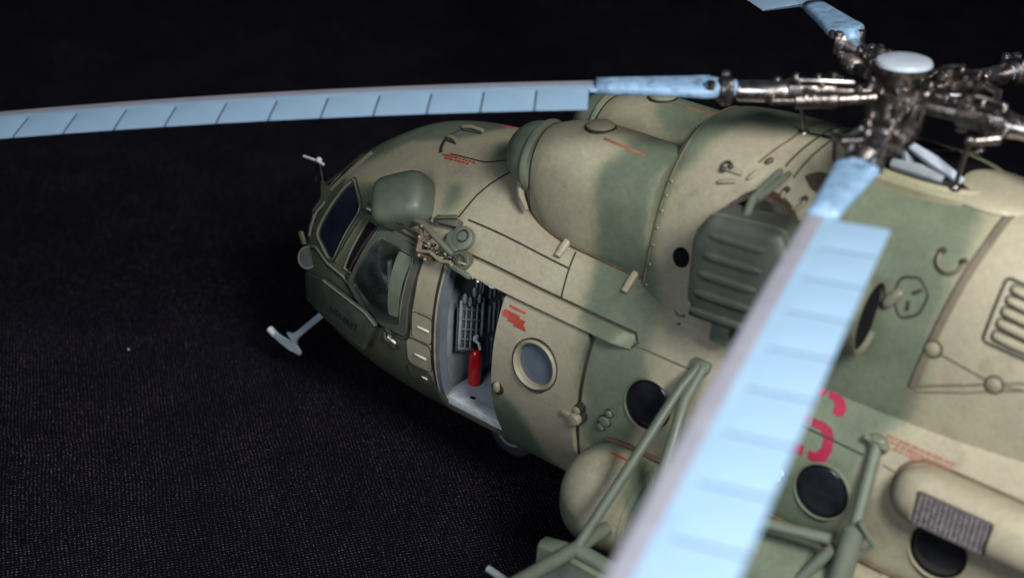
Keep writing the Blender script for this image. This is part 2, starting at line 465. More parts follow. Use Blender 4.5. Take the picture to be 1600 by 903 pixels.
def FN(S, x, ph):
    n = normal(S, x, ph); p = S(x, ph)
    c = V((p.x, 0, 1.8)) if S is FUS else V((p.x, -0.45 if S is NACP else (0.45 if S is NACS else 0), 3.0))
    if n.dot(p - c) < 0: n = -n
    return n
def on(S, x, ph, off=0.0): return S(x, ph) + FN(S, x, ph) * off
def local(S, x, ph, off=0.0):
    """origin and axes (along x, along +ph, outward) on a surface"""
    n = FN(S, x, ph); p = S(x, ph) + n * off
    tx = (S(x + 0.01, ph) - S(x - 0.01, ph)).normalized(); tp = n.cross(tx).normalized()
    if tp.dot(S(x, ph + 1) - S(x, ph - 1)) < 0: tp = -tp
    return p, tx, tp, n
def LM(S, x, ph, off=0.0, ang=0.0):
    p, tx, tp, n = local(S, x, ph, off)
    c, s = math.cos(R(ang)), math.sin(R(ang))
    a = tx * c + tp * s; b = n.cross(a)
    return p, Matrix((a, b, n)).transposed()
def dense(pts, step=0.05, kx=1.0, kp=1.25):
    out = []
    for (x0, p0), (x1, p1) in zip(pts[:-1], pts[1:]):
        l = math.hypot((x1 - x0) * kx, R(p1 - p0) * kp); n = max(1, int(l / step))
        out += [(x0 + (x1 - x0) * i / n, p0 + (p1 - p0) * i / n) for i in range(n)]
    return out + [pts[-1]]
def smoothpath(pts, it=2):
    for _ in range(it):
        q = [pts[0]]
        for a, b in zip(pts[:-1], pts[1:]):
            q += [(a[0] * .75 + b[0] * .25, a[1] * .75 + b[1] * .25), (a[0] * .25 + b[0] * .75, a[1] * .25 + b[1] * .75)]
        pts = q + [pts[-1]]
    return pts
def ribbon(bm, S, pts, w, off=0.004, prof=0.004):
    """low raised line (dark wash, weld bead, cable) that follows a surface"""
    pts = dense(pts, 0.04)
    P = [on(S, x, p) for x, p in pts]; Nn = [FN(S, x, p) for x, p in pts]
    w *= 1.12
    rings = []
    for i, p in enumerate(P):
        d = P[min(i + 1, len(P) - 1)] - P[max(0, i - 1)]
        if d.length < 1e-7: continue
        s = Nn[i].cross(d.normalized()).normalized()
        rings.append([p + s * (w / 2) + Nn[i] * (off - 0.01), p + s * (w / 2) + Nn[i] * off, p + Nn[i] * (off + prof), p - s * (w / 2) + Nn[i] * off, p - s * (w / 2) + Nn[i] * (off - 0.01)])
    loft(bm, rings, False, False, False)
def inside(pt, loop):
    x, y = pt; c = False; n = len(loop)
    for i in range(n):
        x1, y1 = loop[i]; x2, y2 = loop[(i + 1) % n]
        if (y1 > y) != (y2 > y) and x < (x2 - x1) * (y - y1) / (y2 - y1) + x1: c = not c
    return c
def circle(x, ph, r, n=36, S=None, rp=None):
    """loop in (x, ph) that is a circle of radius r on the fuselage"""
    p, tx, tp, nn = local(S or FUS, x, ph)
    k = ((S or FUS)(x, ph + 1) - (S or FUS)(x, ph - 1)).length / 2
    return [(x + r * math.cos(2 * math.pi * i / n), ph + (rp or r) * math.sin(2 * math.pi * i / n) / k) for i in range(n)]
def roundrect(x0, x1, p0, p1, r=0.05, n=4, kp=0.0218):
    out = []
    rp = r / kp
    for cx, cp, a0 in ((x1 - r, p1 - rp, 0), (x0 + r, p1 - rp, 90), (x0 + r, p0 + rp, 180), (x1 - r, p0 + rp, 270)):
        for i in range(n + 1):
            a = R(a0 + 90 * i / n); out.append((cx + r * math.cos(a), cp + rp * math.sin(a)))
    return out
def roundpoly(pts, r=0.25, n=3):
    out = []; m = len(pts)
    for i in range(m):
        a, b, c = pts[i - 1], pts[i], pts[(i + 1) % m]
        p0 = (b[0] + (a[0] - b[0]) * r, b[1] + (a[1] - b[1]) * r); p1 = (b[0] + (c[0] - b[0]) * r, b[1] + (c[1] - b[1]) * r)
        for k in range(n + 1):
            t = k / n
            out.append(((1 - t) ** 2 * p0[0] + 2 * t * (1 - t) * b[0] + t * t * p1[0], (1 - t) ** 2 * p0[1] + 2 * t * (1 - t) * b[1] + t * t * p1[1]))
    return out
K = R(1) * 1.25
def sheet(bm, S, outer, holes=(), off=0.0, thick=0.05, step=0.06, closed=False, gx=None, offmap=None):
    """curved sheet over a polygon of surface coordinates, with holes and a real thickness"""
    def dl(loop):
        return [q for q in dense(list(loop) + [loop[0]], step)[:-1]]
    loops = [dl(outer)] + [dl(h) for h in holes]
    pts, edges = [], []
    for lp in loops:
        b = len(pts)
        pts += [V((x, p * K)) for x, p in lp]
        edges += [(b + i, b + (i + 1) % len(lp)) for i in range(len(lp))]
    lw = [[(q[0], q[1] * K) for q in lp] for lp in loops]
    xs = [q[0] for q in lw[0]]; ys = [q[1] for q in lw[0]]
    bp = [V(p) for p in pts]
    cells = {}
    for q in bp: cells.setdefault((int(q.x // step), int(q.y // step)), []).append(q)
    gxs = gx or [min(xs) + step * (i + 0.5) for i in range(int((max(xs) - min(xs)) / step) + 1)]
    for x in gxs:
        y = min(ys) + step / 2
        while y < max(ys):
            q = V((x, y)); ck = (int(x // step), int(y // step)); near = False
            for ax in (-1, 0, 1):
                for ay in (-1, 0, 1):
                    for b_ in cells.get((ck[0] + ax, ck[1] + ay), ()):
                        if (b_ - q).length < step * 0.55: near = True
            if not near and inside((x, y), lw[0]) and not any(inside((x, y), h) for h in lw[1:]): pts.append(q)
            y += step
    vco, _, tris, *_r = delaunay_2d_cdt(pts, edges, [], 0, 1e-6)
    keep = []
    for t in tris:
        c = ((vco[t[0]].x + vco[t[1]].x + vco[t[2]].x) / 3, (vco[t[0]].y + vco[t[1]].y + vco[t[2]].y) / 3)
        q0, q1, q2 = vco[t[0]], vco[t[1]], vco[t[2]]
        if abs((q1.x - q0.x) * (q2.y - q0.y) - (q1.y - q0.y) * (q2.x - q0.x)) < 4e-5: continue      # sliver along a straight edge
        if inside(c, lw[0]) and not any(inside(c, h) for h in lw[1:]): keep.append(t)
    O = []; I = []
    for q in vco:
        ph = q.y / K; e = offmap(q.x, ph) if offmap else 0
        n = FN(S, q.x, ph); p = S(q.x, ph)
        O.append(bm.verts.new(p + n * (off + e))); I.append(bm.verts.new(p + n * (off + e - thick)))
    ec = {}
    for t in keep:
        P0, P1, P2 = (O[i].co for i in t)
        nn = (P1 - P0).cross(P2 - P0)
        if nn.dot(FN(S, vco[t[0]].x, vco[t[0]].y / K)) < 0: t = (t[0], t[2], t[1])
        f = bm.faces.new([O[i] for i in t]); f.material_index = 0
        g = bm.faces.new([I[i] for i in reversed(t)]); g.material_index = 1
        for i in range(3):
            a, b = t[i], t[(i + 1) % 3]; ec[(a, b)] = ec.get((a, b), 0) + 1
    for (a, b) in list(ec):
        if (b, a) not in ec:
            if closed and abs(vco[a].y - vco[b].y) < 1e-6 and (abs(vco[a].y - min(ys)) < 1e-4 or abs(vco[a].y - max(ys)) < 1e-4): continue
            f = bm.faces.new((O[b], O[a], I[a], I[b])); f.material_index = 0
    for v in [v for v in O + I if not v.link_faces]: bm.verts.remove(v)
    if closed: bmesh.ops.remove_doubles(bm, verts=bm.verts, dist=1e-4)
NB = bmesh.new

# ------------------------------------------------------------------ the cloth under the model
def cloth_material():
    m, nt, p = nmat('black_woven_cloth')
    N, L = nt.nodes, nt.links
    tc = N.new('ShaderNodeTexCoord')
    mp = N.new('ShaderNodeMapping'); mp.inputs['Rotation'].default_value = (0, 0, R(33)); mp.inputs['Scale'].default_value = (31.0, 29.0, 1)
    wn = N.new('ShaderNodeTexNoise'); wn.inputs['Scale'].default_value = 1.3; wn.inputs['Detail'].default_value = 4
    L.new(tc.outputs['Object'], wn.inputs['Vector'])
    ad = N.new('ShaderNodeVectorMath'); ad.operation = 'MULTIPLY_ADD'; ad.inputs[1].default_value = (0.10, 0.10, 0)
    L.new(wn.outputs['Color'], ad.inputs[0]); L.new(tc.outputs['Object'], ad.inputs[2])
    L.new(ad.outputs[0], mp.inputs['Vector'])
    sx = N.new('ShaderNodeSeparateXYZ'); L.new(mp.outputs[0], sx.inputs[0])
    def ma(op, a, b=None, c=None):
        x = N.new('ShaderNodeMath'); x.operation = op
        for i, v in enumerate((a, b, c)):
            if v is None: continue
            if hasattr(v, 'links'): L.new(v, x.inputs[i])
            else: x.inputs[i].default_value = v
        return x.outputs[0]
    cu = ma('COSINE', ma('MULTIPLY', sx.outputs[0], math.pi)); cv = ma('COSINE', ma('MULTIPLY', sx.outputs[1], math.pi))
    cc = ma('MULTIPLY', ma('MULTIPLY', cu, cv), 0.6)
    hw = ma('ADD', ma('ABSOLUTE', cu), cc); hf = ma('SUBTRACT', ma('ABSOLUTE', cv), cc)
    h = ma('MAXIMUM', hw, hf)
    fz = N.new('ShaderNodeTexNoise'); fz.inputs['Scale'].default_value = 38; fz.inputs['Detail'].default_value = 6; fz.inputs['Roughness'].default_value = 0.8
    mp2 = N.new('ShaderNodeMapping'); mp2.inputs['Rotation'].default_value = (0, 0, R(33)); mp2.inputs['Scale'].default_value = (0.8, 2.0, 1)
    L.new(tc.outputs['Object'], mp2.inputs['Vector']); L.new(mp2.outputs[0], fz.inputs['Vector'])
    big = N.new('ShaderNodeTexNoise'); big.inputs['Scale'].default_value = 1.1; big.inputs['Detail'].default_value = 5; big.inputs['Roughness'].default_value = 0.65
    L.new(tc.outputs['Object'], big.inputs['Vector'])
    top = N.new('ShaderNodeMapRange'); top.inputs[1].default_value = 1.02; top.inputs[2].default_value = 1.55; top.inputs[3].default_value = 0; top.inputs[4].default_value = 1
    L.new(h, top.inputs[0])
    sp = N.new('ShaderNodeMapRange'); sp.inputs[1].default_value = 0.505; sp.inputs[2].default_value = 0.63; sp.inputs[3].default_value = 0; sp.inputs[4].default_value = 1
    L.new(fz.outputs['Fac'], sp.inputs[0])
    bg = N.new('ShaderNodeMapRange'); bg.inputs[1].default_value = 0.36; bg.inputs[2].default_value = 0.66; bg.inputs[3].default_value = 0.42; bg.inputs[4].default_value = 1.0
    L.new(big.outputs['Fac'], bg.inputs[0])
    fac = ma('MULTIPLY', ma('MULTIPLY', top.outputs[0], sp.outputs[0]), bg.outputs[0])
    mx = N.new('ShaderNodeMix'); mx.data_type = 'RGBA'; mx.inputs[6].default_value = (0.0048, 0.0040, 0.0100, 1); mx.inputs[7].default_value = (0.265, 0.235, 0.275, 1)
    L.new(fac, mx.inputs[0]); L.new(mx.outputs[2], p.inputs['Base Color'])
    p.inputs['Roughness'].default_value = 0.95; p.inputs['Specular IOR Level'].default_value = 0.05
    b = N.new('ShaderNodeBump'); b.inputs['Strength'].default_value = 0.8; b.inputs['Distance'].default_value = 0.03
    hh = ma('ADD', h, ma('MULTIPLY', fz.outputs['Fac'], 0.8))
    L.new(hh, b.inputs['Height']); L.new(b.outputs[0], p.inputs['Normal'])
    return m
bm = NB()
n = 110; X0, X1, Y0, Y1 = -70.0, 40.0, -24.0, 86.0
grid = []
for i in range(n + 1):
    row = []
    for j in range(n + 1):
        x = X0 + (X1 - X0) * i / n; y = Y0 + (Y1 - Y0) * j / n
        d = max(0.0, math.hypot(x - 4, y) - 5.0)
        z = 0.012 * min(1, d / 3) * (math.sin(0.9 * x + 0.5 * y) + 0.6 * math.sin(0.35 * x - 1.1 * y + 1.0))
        row.append(bm.verts.new((x, y, z - 0.012 * min(1, d / 3) * 1.0)))
    grid.append(row)
for i in range(n):
    for j in range(n): bm.faces.new((grid[i][j], grid[i + 1][j], grid[i + 1][j + 1], grid[i][j + 1]))
cl = mk('tablecloth', bm, cloth_material()); cl['kind'] = 'structure'

# ================================================================== FUSELAGE
DOOR_HOLE = roundrect(2.035, 2.86, 58.5, 116.0, 0.06)
SCREEN = roundpoly([(0.54, 139.7), (0.872, 124.5), (0.69, 99.5), (0.60, 98.5), (0.31, 108.0)], 0.18)
SLIT = roundpoly([(1.02, 121.2), (1.17, 119.5), (0.965, 96.5), (0.85, 97.2)], 0.10)
BLIST = roundpoly([(1.235, 117.0), (1.67, 114.5), (1.61, 87.0), (1.32, 87.0), (1.01, 92.5)], 0.08)
def mirror(loop): return [(x, 360 - p) for x, p in reversed(loop)]
FRONT = roundpoly([(0.10, 168), (0.36, 164), (0.22, 124), (0.0, 120)], 0.12)
WIN_X = [4.113, 4.86, 5.60, 6.488]
WIN_PH = [99.3, 98.4, 97.6, 96.0]
WINR = 0.205
holes = [DOOR_HOLE, SCREEN, SLIT, BLIST, mirror(SCREEN), FRONT, mirror(FRONT)] + [circle(x, p, WINR) for x, p in zip(WIN_X, WIN_PH)]
bm = NB()
gx = []
x = -0.27
while x < 10.75:
    gx.append(x); x += 0.022 if x < -0.15 else (0.05 if x < 7.4 else 0.16)
sheet(bm, FUS, [(-0.29, 0), (10.8, 0), (10.8, 360), (-0.29, 360)], holes, 0.0, 0.055, 0.055, closed=True, gx=gx)
# close the very tip of the nose
tip = [v for v in bm.verts if abs(v.co.x + 0.29) < 0.02 and len([e for e in v.link_edges if e.is_boundary])]
fuselage = mk('fuselage', bm, 'camo', HELI, camo={'nose': True, 'belly': 0.62}, mats=['camo', 'grey'], angle=45)
def part(name, bm, mat, parent=None, **k): return mk(name, bm, mat, parent or HELI, **k)
bm = NB(); superell(bm, (-0.262, 0, 1.475), Matrix.Identity(3), (0.045, 0.17, 0.24), 1, 1, 16, 10)
part('nose_tip', bm, 'olive')

# tail boom and fin
bm = NB()
rings = []
for xx, w, zc, h in ((10.75, .50, 2.50, .46), (12.0, .44, 2.55, .41), (14.0, .36, 2.64, .34), (16.2, .27, 2.72, .26)):
    rings.append([V((xx, -w * math.cos(a), zc + h * math.sin(a))) for a in [2 * math.pi * i / 28 for i in range(28)]])
loft(bm, rings); part('tail_boom', bm, 'camo', camo={'belly': 2.3})
bm = NB()
rings = []
for z, x0, x1, t in ((2.55, 16.0, 17.1, .16), (3.2, 16.5, 17.45, .13), (4.5, 17.4, 18.0, .08)):
    rings.append([V((x0 + (x1 - x0) * (0.5 - 0.5 * math.cos(a)), t * math.sin(a), z)) for a in [2 * math.pi * i / 20 for i in range(20)]])
loft(bm, rings); part('tail_fin', bm, 'camo', camo={})

# cabin windows: rubber seat, raised ring, smoked pane, each its own part
def ring_on(bm, S, x, ph, r0, r1, h0, h1, seg=36):
    p, tx, tp, n = local(S, x, ph)
    prof = [(r0, h0 - 0.05), (r0, h0), (r0 + (r1 - r0) * 0.3, h1), (r0 + (r1 - r0) * 0.75, h1), (r1, h0), (r1, h0 - 0.06)]
    rg = [[p + n * h + (tx * math.cos(a) + tp * math.sin(a)) * r for a in [2 * math.pi * k / seg for k in range(seg)]] for r, h in prof]
    loft(bm, rg, True, False, False)
def disc_on(bm, S, x, ph, r, h, dome=0.01, seg=32, back=True):
    p, tx, tp, n = local(S, x, ph)
    rg = []
    for k in range(6):
        t = (k / 5) * math.pi / 2
        rg.append([p + n * (h + dome * math.sin(t)) + (tx * math.cos(a) + tp * math.sin(a)) * max(1e-3, r * math.cos(t)) for a in [2 * math.pi * i / seg for i in range(seg)]])
    loft(bm, rg, True, True, True)
for x, p in zip(WIN_X, WIN_PH):
    bm = NB(); ring_on(bm, FUS, x, p, WINR - 0.006, WINR + 0.016, -0.012, 0.004); w = part('window', bm, 'camo', camo={})
    bm = NB(); ring_on(bm, FUS, x, p, WINR - 0.020, WINR - 0.004, -0.012, -0.004); part('gasket', bm, 'black', w)
    bm = NB(); disc_on(bm, FUS, x, p, WINR - 0.012, -0.022, 0.022); part('pane', bm, 'smoke', w)

# ---------------------------------------------------------------- cabin interior seen through the door
def bulk_outline(x, inset):
    out = []
    for i in range(60):
        q = FUS(x, 6 * i); c = V((x, 0, 1.76)); out.append(c + (q - c) * ((q - c).length - inset) / (q - c).length)
    return out
bm = NB(); prism(bm, bulk_outline(1.94, 0.05), 0.055)
part('bulkhead', bm, 'grey')
bm = NB(); box(bm, (3.25, 0, 0.985), (2.55, 2.10, 0.09), bevel=0.01); part('cabin_floor', bm, 'floor')
bm = NB(); box(bm, (3.2, 0.3, 2.70), (2.2, 1.3, 0.03)); part('cabin_ceiling', bm, 'floor')
bm = NB(); prism(bm, bulk_outline(4.5, 0.07), 0.05); part('rear_bulkhead', bm, 'floor')
# worn sill
bm = NB()
ribbon_pts = [(2.06, 61.0), (2.86, 61.0)]
for i in range(1):
    a, b = FUS(2.05, 62.0), FUS(2.9, 62.0)
    box(bm, (2.36, -1.045, 0.998), (0.63, 0.13, 0.078), bevel=0.008)
part('door_sill', bm, 'pale')
bm = NB(); box(bm, (2.22, -0.985, 1.034), (0.05, 0.035, 0.012), bevel=0.004); part('floor_fitting', bm, 'black')
# louvred panel on the bulkhead
bm = NB(); box(bm, (2.015, -0.44, 1.56), (0.03, 0.50, 1.10), bevel=0.01); lp = part('louvre_panel', bm, 'darkgrey')
for r_, (z0, z1) in enumerate(((1.10, 1.38), (1.44, 1.74), (1.80, 2.04))):
    for k in range(7):
        y = -0.645 + k * 0.064 + (0.01 if r_ == 1 else 0)
        bm = NB(); box(bm, (2.035, y, (z0 + z1) / 2), (0.02, 0.018, z1 - z0 - 0.02 * (k % 2)), bevel=0.004)
        part('slat', bm, 'grey' if k % 3 else 'darkgrey', lp)
for y in (-0.34, -0.27):
    bm = NB(); tube(bm, [(2.05, y, 1.05), (2.05, y, 2.1)], 0.012, 6); part('conduit', bm, 'darkgrey')
# wire rack (folded seat lattice)
bm = NB()
yl, yr, zb_, zt_ = -1.005, -0.70, 1.46, 1.92
def rk(y, z): return (2.055, y, z - (y + 0.85) * 0.55)
tube(bm, [rk(yl, 1.40), rk(yl, 1.88)], 0.014, 6); tube(bm, [rk(yr, 1.42), rk(yr, 1.96)], 0.014, 6)
tube(bm, [rk(yl, 1.40), rk(yr, 1.42)], 0.014, 6)
for k in range(4):
    z = 1.50 + 0.10 * k; tube(bm, [rk(yl, z), rk(yr, z + 0.02)], 0.009, 6)
for k in range(1, 4):
    y = yl + (yr - yl) * k / 4; tube(bm, [rk(y, 1.41), rk(y, 1.86 + 0.03 * math.sin(5 * k))], 0.009, 6)
part('wire_rack', bm, 'rackgrey')
bm = NB(); box(bm, (2.02, -0.85, 1.66), (0.025, 0.30, 0.44), bevel=0.006); part('rack_backing', bm, 'darkgrey')
bm = NB()
for k, y in enumerate((-0.82, -0.76, -0.72)):
    tube(bm, [(2.05, y, 1.86), (2.06, y + 0.01, 2.05), (2.04, y - 0.005, 2.30)], 0.010, 6)
part('cable_bundle', bm, 'grey')
for (y, z) in ((-0.97, 1.93), (-0.90, 1.90), (-0.84, 1.99), (-0.77, 1.93)):
    bm = NB(); superell(bm, (2.065, y, z - (y + 0.85) * 0.4), Matrix.Identity(3), (0.02, 0.018, 0.05), 0.8, 0.8, 10, 8); part('clip', bm, 'rackgrey')
# cockpit interior
bm = NB(); box(bm, (1.25, 0.0, 1.08), (1.3, 1.9, 0.06)); part('cockpit_floor', bm, 'darkgrey')
for y in (-0.55, 0.55):
    bm = NB(); superell(bm, (1.45, y, 1.42), Matrix.Identity(3), (0.24, 0.22, 0.10), 0.5, 0.5); st = part('pilot_seat', bm, 'khaki')
    bm = NB(); superell(bm, (1.70, y, 1.85), Matrix.Rotation(R(12), 3, 'Y'), (0.07, 0.22, 0.45), 0.5, 0.5); part('seat_back', bm, 'khaki', st)
    bm = NB(); box(bm, (1.45, y, 1.2), (0.3, 0.3, 0.3)); part('seat_base', bm, 'darkgrey', st)
    bm = NB(); tube(bm, [(1.0, y, 1.1), (1.05, y, 1.4), (0.98, y, 1.62), (0.98, y, 1.72)], [.02, .02, .018, .03], 8); part('control_stick', bm, 'grey')
bm = NB(); box(bm, (0.62, 0, 1.55), (0.20, 1.7, 0.55), bevel=0.03); part('instrument_panel', bm, 'khaki')
for (y, z) in [(-0.7 + 0.2 * i, 1.68 - 0.2 * (i % 2)) for i in range(8)]:
    bm = NB(); revolve(bm, (0.71, y, z), (1, 0, 0), [(0.06, 0), (0.06, 0.02), (0.05, 0.025)], 12); part('dial', bm, 'text')
bm = NB()
tube(bm, [(1.20, -1.04, 1.60), (1.27, -1.05, 1.85), (1.25, -1.03, 2.06)], 0.022, 8); tube(bm, [(1.14, -1.06, 1.90), (1.40, -1.04, 1.84)], 0.026, 8)
tube(bm, [(1.24, -1.05, 1.70), (1.36, -1.06, 1.80), (1.46, -1.05, 1.70)], [0.05, 0.06, 0.04], 8); tube(bm, [(1.10, -1.04, 1.78), (1.22, -1.06, 1.86)], 0.03, 8)
part('cockpit_levers', bm, 'instr')
bm = NB(); box(bm, (1.22, -0.96, 1.46), (0.42, 0.2, 0.14), bevel=0.04); part('side_console', bm, 'floor')

# ---------------------------------------------------------------- sliding door, slid aft
D0, D1 = 2.665, 3.50
DW = (3.09, 96.2)
bm = NB(); sheet(bm, FUS, roundrect(D0, D1, 44.0, 115.6, 0.03), [circle(*DW, 0.195)], 0.075, 0.05, 0.05, offmap=lambda x, ph: -0.055 * smooth01((88 - ph) / 30))
door = part('sliding_door', bm, 'camo', camo={'belly': 0.60}, mats=['camo', 'grey'])
bm = NB(); 
def ring_off(bm, x, ph, r0, r1, h0, h1, depth=0.05, seg=40):
    p, tx, tp, n = local(FUS, x, ph)
    prof = [(r0, h0 - depth), (r0, h0), ((r0 + r1) / 2, h1), (r1, h0), (r1, h0 - 0.03)]
    rg = [[p + n * h + (tx * math.cos(a) + tp * math.sin(a)) * r for a in [2 * math.pi * k / seg for k in range(seg)]] for r, h in prof]
    loft(bm, rg, True, False, False)
ring_off(bm, *DW, 0.180, 0.215, 0.082, 0.10, 0.07); w = part('window', bm, 'tan', door)
bm = NB(); ring_off(bm, *DW, 0.216, 0.226, 0.078, 0.082, 0.02); part('gasket', bm, 'wash', door)
bm = NB(); disc_on(bm, FUS, *DW, 0.185, 0.028, 0.008); part('pane', bm, 'doorpane', door)
# door edge shadow gap at its rear and the lower hinge latch
bm = NB(); ribbon(bm, FUS, [(D1 + 0.012, 47), (D1 + 0.012, 115)], 0.022, 0.004, 0.002); part('door_gap', bm, 'wash')
p, m3 = LM(FUS, 2.735, 84.0, 0.085)
bm = NB(); superell(bm, p, m3, (0.032, 0.05, 0.03), 0.7, 0.7, 14, 8); part('door_handle', bm, 'khaki', door)
bm = NB(); revolve(bm, *(lambda q: (q[0], q[3]))(local(FUS, 2.737, 83.5, 0.072)), [(0.062, 0), (0.062, 0.008), (0.05, 0.010)], 20); part('handle_shadow', bm, 'wash', door)  # dark disc painting a shadow under the handle
p, tx, tp, n_ = local(FUS, 3.52, 86.0, 0.03)
bm = NB(); revolve(bm, p + tx * 0.01, n_, [(0.055, 0), (0.055, 0.07), (0.045, 0.085), (0.02, 0.09)], 16); revolve(bm, p + tp * 0.075 + tx * 0.01, n_, [(0.035, 0), (0.035, 0.05), (0.02, 0.06)], 12)
box(bm, p - tx * 0.07 + tp * 0.01 + n_ * 0.05, (0.11, 0.05, 0.05), Matrix((tx, tp, n_)).transposed(), 0.015)
part('door_lock', bm, 'khaki')
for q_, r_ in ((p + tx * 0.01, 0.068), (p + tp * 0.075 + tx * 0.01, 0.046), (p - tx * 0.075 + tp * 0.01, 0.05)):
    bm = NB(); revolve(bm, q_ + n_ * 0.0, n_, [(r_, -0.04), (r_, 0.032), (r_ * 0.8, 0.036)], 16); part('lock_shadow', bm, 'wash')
# upper door rail with its lip
bm = NB()
rg = []
for i in range(41):
    x = 2.16 + (3.84 - 2.16) * i / 40
    e = 1.0 if i < 38 else (0.8, 0.45, 0.05)[i - 38]
    P = [on(FUS, x, 122.2, -0.01), on(FUS, x, 121.7, 0.05 * e), on(FUS, x, 117.2, 0.115 * e), on(FUS, x, 116.2, 0.115 * e), on(FUS, x, 116.2, 0.085 * e), on(FUS, x, 117.4, 0.02 * e), on(FUS, x, 118, -0.01)]
    rg.append(P)
loft(bm, rg, True, True, True)
rail = part('door_rail', bm, 'camo', camo={})
for p_ in ((2.17, 122.5), ):
    bm = NB(); ribbon(bm, FUS, [(2.14, 122.7), (3.83, 122.7), (3.88, 119.5), (3.83, 116.2), (3.52, 116.0)], 0.016, 0.005, 0.002); part('panel_line', bm, 'wash')
bm = NB(); ribbon(bm, FUS, [(3.86, 118.4), (4.50, 118.6)], 0.012, 0.004, 0.003); part('panel_line', bm, 'softwash')
# chipped light paint on the lintel above the open door
for k in range(7):
    x = 2.25 + 0.045 * k + random.uniform(-.012, .012)
    p, m3 = LM(FUS, x, 116.1 + random.uniform(-.6, .4), 0.09)
    bm = NB(); superell(bm, p, m3, (random.uniform(.012, .035), 0.014, 0.012), 0.9, 0.9, 8, 6); part('paint_chip', bm, 'white')
# door frame strips on the pillar
for xx, w_, mm in ((2.012, 0.016, 'wash'), (1.985, 0.03, 'khaki'), (1.962, 0.014, 'wash')):
    bm = NB(); ribbon(bm, FUS, [(xx, 114), (xx, 64)], w_, 0.004, 0.012 if mm == 'khaki' else 0.002); part('door_frame', bm, mm)
bm = NB(); sheet(bm, FUS, [(2.005, 62), (2.045, 62), (2.045, 116), (2.005, 116)], (), 0.012, 0.10, 0.05); part('door_jamb', bm, 'darkgrey')

# ---------------------------------------------------------------- pillar panels, footstep covers
bm = NB(); sheet(bm, FUS, roundrect(1.735, 1.945, 94.0, 115.5, 0.015), (), 0.006, 0.012, 0.05); part('pillar_panel', bm, 'tan')
def rim(S, loop, w, off, mat, name='panel_line', parent=None, prof=0.003):
    bm = NB(); ribbon(bm, S, list(loop) + [loop[0]], w, off, prof); return part(name, bm, mat, parent)
for i, lp_ in enumerate((roundrect(1.725, 1.945, 84.8, 92.6, 0.035), roundrect(1.66, 1.935, 73.0, 83.8, 0.045), roundrect(1.64, 1.90, 64.0, 71.5, 0.03))):
    bm = NB(); sheet(bm, FUS, lp_, (), 0.010, 0.015, 0.05); fc = part('footstep_cover', bm, 'tan' if i < 2 else 'olive')
    rim(FUS, lp_, 0.014, 0.006, 'wash', parent=fc)
    cx = (lp_[0][0] + min(q[0] for q in lp_)) / 2; cp = (max(q[1] for q in lp_) + min(q[1] for q in lp_)) / 2
    p, m3 = LM(FUS, cx + (0.02 if i < 2 else 0.06), cp, 0.014)
    bm = NB(); box(bm, p, (0.13 if i < 2 else 0.06, 0.02, 0.008), m3, 0.003); part('white_dash', bm, 'white', fc)
bm = NB(); ribbon(bm, FUS, [(1.715, 117), (1.72, 100), (1.70, 87), (1.655, 86), (1.645, 84)], 0.02, 0.004, 0.004); part('panel_line', bm, 'wash')
bm = NB(); ribbon(bm, FUS, [(1.95, 116), (1.955, 66)], 0.016, 0.004, 0.003); part('panel_line', bm, 'wash')
# curled grab handles in front of the covers
def coil(S, x, ph, r, turns, mat, name, a0=0, rad=0.012, sq=1.0):
    p, tx, tp, n = local(S, x, ph, 0.015)
    pts = []
    for i in range(26):
        t = i / 25; a = R(a0) + turns * 2 * math.pi * t; rr = r * (1 - 0.35 * t)
        pts.append(p + tx * rr * math.cos(a) + tp * rr * sq * math.sin(a))
    bm = NB(); tube(bm, pts, rad, 6); return part(name, bm, mat)
coil(FUS, 1.50, 84.5, 0.055, 0.9, 'wash', 'grab_loop', 200); coil(FUS, 1.47, 84.0, 0.05, 0.8, 'olive', 'grab_loop', 10, 0.014)
coil(FUS, 1.53, 79.0, 0.065, 0.9, 'wash', 'grab_loop', 40); coil(FUS, 1.45, 80.3, 0.05, 0.85, 'olive', 'grab_loop', 150, 0.014)
p, m3 = LM(FUS, 1.49, 80.0, 0.02, -20)
bm = NB(); box(bm, p, (0.10, 0.022, 0.02), m3, 0.005); part('white_dash', bm, 'white')

# ---------------------------------------------------------------- cockpit glazing
def pane_on(loop, off, mat, name, parent=None, thick=0.012, bulge=None):
    bm = NB(); sheet(bm, FUS, loop, (), off, thick, 0.05, offmap=bulge); return part(name, bm, mat, parent, mats=[mat, mat])
def grow(loop, k):
    cx = sum(q[0] for q in loop) / len(loop); cp = sum(q[1] for q in loop) / len(loop)
    return [(cx + (x - cx) * k, cp + (p - cp) * k) for x, p in loop]
pane_on(grow(SCREEN, 1.04), -0.012, 'blueglass', 'windscreen')
pane_on(grow(mirror(SCREEN), 1.04), -0.012, 'blueglass', 'windscreen')
pane_on(grow(FRONT, 1.03), -0.012, 'blueglass', 'windscreen'); pane_on(grow(mirror(FRONT), 1.03), -0.012, 'blueglass', 'windscreen')
rim(FUS, grow(SCREEN, 1.02), 0.010, 0.004, 'frame', 'windscreen_frame', prof=0.006)
rim(FUS, grow(SCREEN, 1.10), 0.010, 0.004, 'wash', 'panel_line', prof=0.002)
